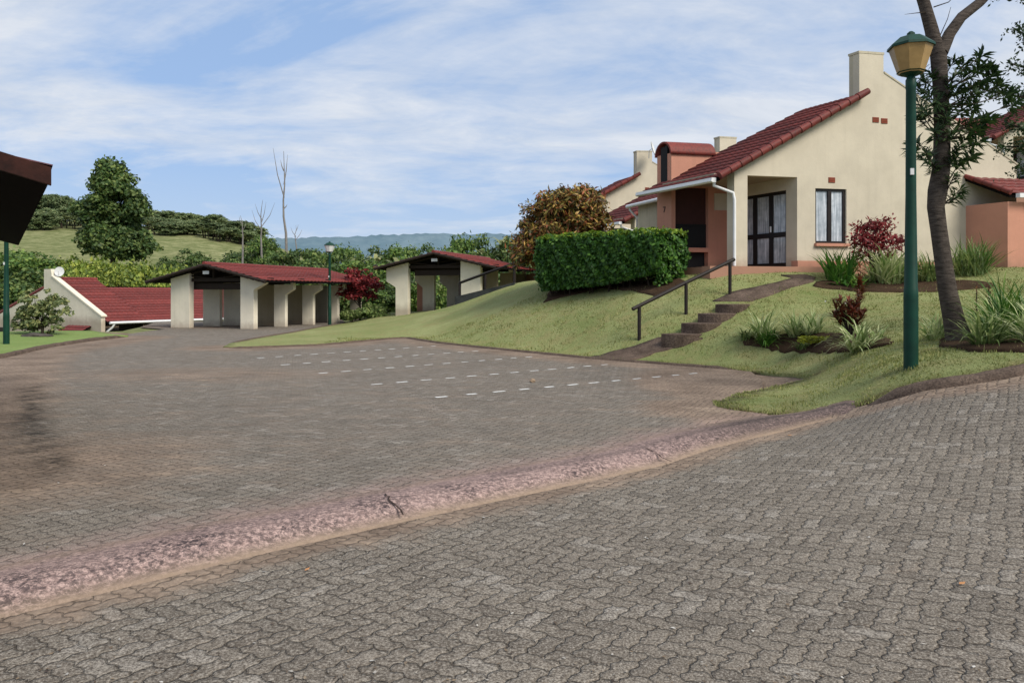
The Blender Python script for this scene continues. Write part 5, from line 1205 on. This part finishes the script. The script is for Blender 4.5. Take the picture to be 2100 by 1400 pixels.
# litter on the paving
def grit():
    n=1500; y=3+22*rng.random(n)**1.8; x=y*rng.uniform(-.72,.72,n); z=h(x,y)+.009; k=seg_dist(x,y,HUMP,False)>.5; x,y,z=x[k],y[k],z[k]; n=len(x)
    a=rng.uniform(0,6.28,n); q=rng.uniform(.003,.009,n)*(1+.06*y); V=[]
    for j in range(4):
        aa=a+j*1.57+rng.normal(0,.25,n); rr=q*(1.5 if j%2 else .8); V.append(np.c_[x+np.cos(aa)*rr,y+np.sin(aa)*rr,z+rng.uniform(0,.004,n)])
    o=np_obj('grit',np.stack(V,1).reshape(-1,3),np.arange(4*n).reshape(-1,4),mat_leaf('pale_grit',[(0,(.05,.03,.02)),(.5,(.22,.16,.10)),(.75,(.42,.38,.32)),(1,(.62,.60,.56))],.0,big=9)); tag(o,'tiny pale grit and leaf crumbs strewn over the paving','grit',kind='stuff')
grit()
def litter(px,py,s,label,mat='dryleaf',rot=0):
    x,y=L(px,py); z=h1(x,y)+.012; m=MB(); m.add([(-s,0,0),(-s*.2,-s*.5,.006),(s,0,.012),(-s*.1,s*.5,.004)],[(0,1,2),(0,2,3)]); o=m.build('dry_leaf',M[mat]); o.location=(x,y,z); o.rotation_euler=(.1,.15,rot); tag(o,label,'leaf','fallen leaves on the paving')
litter(1973,1212,.028,'orange dry leaf lying on the paving at lower right',rot=.5); litter(630,1172,.024,'small yellow orange leaf on the sandy strip below the pink hump',rot=1.2); litter(1742,862,.04,'pale dry leaf on the soil just past the end of the pink hump',rot=2.)
litter(1620,900,.03,'pale fallen leaf beside the hump below the grass tip',rot=.2)

# ------------------------------------------------------------------ far hills
def hills():
    n=420; V=[];F=[]; a0,a1=-1.25,1.25
    rows=[(2300,-30),(2500,30),(2800,110),(3050,190),(3250,236),(3320,250),(3600,200)]
    for j,(r,z) in enumerate(rows):
        for i in range(n):
            a=a0+(a1-a0)*i/(n-1); px=math.tan(a)*FP+1050
            rel=np.interp(px,[-3000,300,560,650,760,900,1060,1500,4000],[.95,.93,.90,.955,.985,1.02,1.02,1.0,1.0])
            zz=z*rel*(3320/3320)+(math.sin(a*34)*2+math.sin(a*91+j)*2+math.sin(a*13+j*.4)*3)*(j>1)+ (random.uniform(-3,5) if j==5 else random.uniform(-4,4)*(j>1))
            V.append((math.sin(a)*r,math.cos(a)*r,zz*1.03))
    for j in range(len(rows)-1):
        for i in range(n-1): F.append((j*n+i,j*n+i+1,(j+1)*n+i+1,(j+1)*n+i))
    t=NT('hazy_blue_hill',1,.0); v=t.pos(); nn=t.noise(v,.004,6,.7); n2=t.noise(t.pos(scale=(1,1,4)),.03,4,.7)  # distance haze is put into the blue of the hill colour
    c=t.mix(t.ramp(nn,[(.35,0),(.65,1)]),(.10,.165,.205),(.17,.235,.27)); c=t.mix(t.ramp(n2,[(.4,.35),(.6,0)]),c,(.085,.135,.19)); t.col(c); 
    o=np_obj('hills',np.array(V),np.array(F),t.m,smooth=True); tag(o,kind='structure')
hills()

# ------------------------------------------------------------------ light, sky, camera
az=math.radians(62)   # sun: to the right and a little behind the camera
el=math.radians(44)
W=bpy.data.worlds.new('World'); sc.world=W; W.use_nodes=True; nt=W.node_tree; bgn=nt.nodes['Background']
sky=nt.nodes.new('ShaderNodeTexSky'); sky.sky_type='NISHITA'; sky.sun_disc=False; sky.sun_elevation=el; sky.sun_rotation=math.radians(134); sky.air_density=1.0; sky.dust_density=.6; sky.ozone_density=1.6; sky.altitude=50
tc=nt.nodes.new('ShaderNodeTexCoord'); sep=nt.nodes.new('ShaderNodeSeparateXYZ'); nt.links.new(tc.outputs['Generated'],sep.inputs[0])
def mth(op,a,b=None,cl=False):
    m=nt.nodes.new('ShaderNodeMath'); m.operation=op; m.use_clamp=cl
    for s,v in ((m.inputs[0],a),(m.inputs[1],b)):
        if v is None: continue
        if isinstance(v,bpy.types.NodeSocket): nt.links.new(v,s)
        else: s.default_value=v
    return m.outputs[0]
def mixc(f,a,b,mode='MIX'):
    m=nt.nodes.new('ShaderNodeMix'); m.data_type='RGBA'; m.blend_type=mode
    for s,v in ((m.inputs[0],f),(m.inputs[6],a),(m.inputs[7],b)):
        if isinstance(v,bpy.types.NodeSocket): nt.links.new(v,s)
        elif hasattr(v,'__len__'): s.default_value=(*v,1)
        else: s.default_value=v
    return m.outputs[2]
def rampw(f,st):
    r=nt.nodes.new('ShaderNodeValToRGB'); e=r.color_ramp.elements
    while len(e)<len(st): e.new(.5)
    for q_,(p_,c_) in zip(e,st): q_.position=p_; q_.color=(c_,c_,c_,1)
    nt.links.new(f,r.inputs[0]); return r.outputs[0]
def cloud(scale,sx,sy,rot,offs,detail=7,rough=.6,dist=.6,zoff=.22):
    zz=mth('ADD',mth('MAXIMUM',sep.outputs[2],0),zoff); u=mth('DIVIDE',sep.outputs[0],zz); v=mth('DIVIDE',sep.outputs[1],zz)
    cb_=nt.nodes.new('ShaderNodeCombineXYZ'); nt.links.new(u,cb_.inputs[0]); nt.links.new(v,cb_.inputs[1]); mp=nt.nodes.new('ShaderNodeMapping'); nt.links.new(cb_.outputs[0],mp.inputs[0]); mp.inputs['Scale'].default_value=(sx,sy,1); mp.inputs['Rotation'].default_value=(0,0,rot); mp.inputs['Location'].default_value=offs
    n=nt.nodes.new('ShaderNodeTexNoise'); nt.links.new(mp.outputs[0],n.inputs['Vector']); n.inputs['Scale'].default_value=scale; n.inputs['Detail'].default_value=detail; n.inputs['Roughness'].default_value=rough; n.inputs['Distortion'].default_value=dist
    return n.outputs['Fac']
c1=cloud(1.0,.8,1.25,.25,(3.1,1.7,0)); c2=cloud(3.2,.8,1.4,.2,(1,5,0),6,.65,.4)
dens=mth('ADD',mth('MULTIPLY',c1,.78),mth('MULTIPLY',c2,.22))
# more cloud high up, clear band low
bias=rampw(sep.outputs[2],[(0,.0),(.09,.0),(.15,.0),(.22,.11),(.5,.13)])
mask=rampw(mth('ADD',dens,mth('SUBTRACT',bias,.055)),[(.42,0),(.50,.45),(.60,.92),(1,1)])
haze=rampw(sep.outputs[2],[(0,.7),(.08,.35),(.17,.0),(1,0)])
cloudcol=mixc(rampw(c2,[(.3,0),(.7,1)]),(4.5,4.8,5.25),(5.6,5.75,6.0))
skyc=mixc(1.0,sky.outputs[0],(.90,.92,.98),'MULTIPLY')
skyc=mixc(.8,skyc,(2.35,3.45,5.4))
skyc=mixc(haze,skyc,(3.9,4.5,5.35)); fin=mixc(mth('MULTIPLY',mask,.9),skyc,cloudcol)
nt.links.new(fin,bgn.inputs['Color']); bgn.inputs['Strength'].default_value=.15
sl=bpy.data.lights.new('sun','SUN'); sl.energy=3.9; sl.angle=math.radians(24); sl.color=(1,.93,.82); so=bpy.data.objects.new('sun',sl); link(so)
# sun_rotation is measured clockwise from +Y in Blender's sky; place the lamp the same way
ra=math.radians(134); sd=Vector((math.sin(ra)*math.cos(el),math.cos(ra)*math.cos(el),math.sin(el))); so.rotation_euler=sd.to_track_quat('Z','Y').to_euler()
so['kind']='structure'
cam=bpy.data.cameras.new('camera'); co=bpy.data.objects.new('camera',cam); link(co); co.location=(0,0,H); co.rotation_euler=(math.pi/2,0,0); cam.sensor_width=36; cam.lens=FP/2100*36; cam.shift_y=-(700-HY)/2100; cam.clip_start=.05; cam.clip_end=12000
sc.camera=co
sc.view_settings.view_transform='Standard'; sc.view_settings.look='None'; sc.view_settings.exposure=0
sc.render.resolution_x=1024; sc.render.resolution_y=682
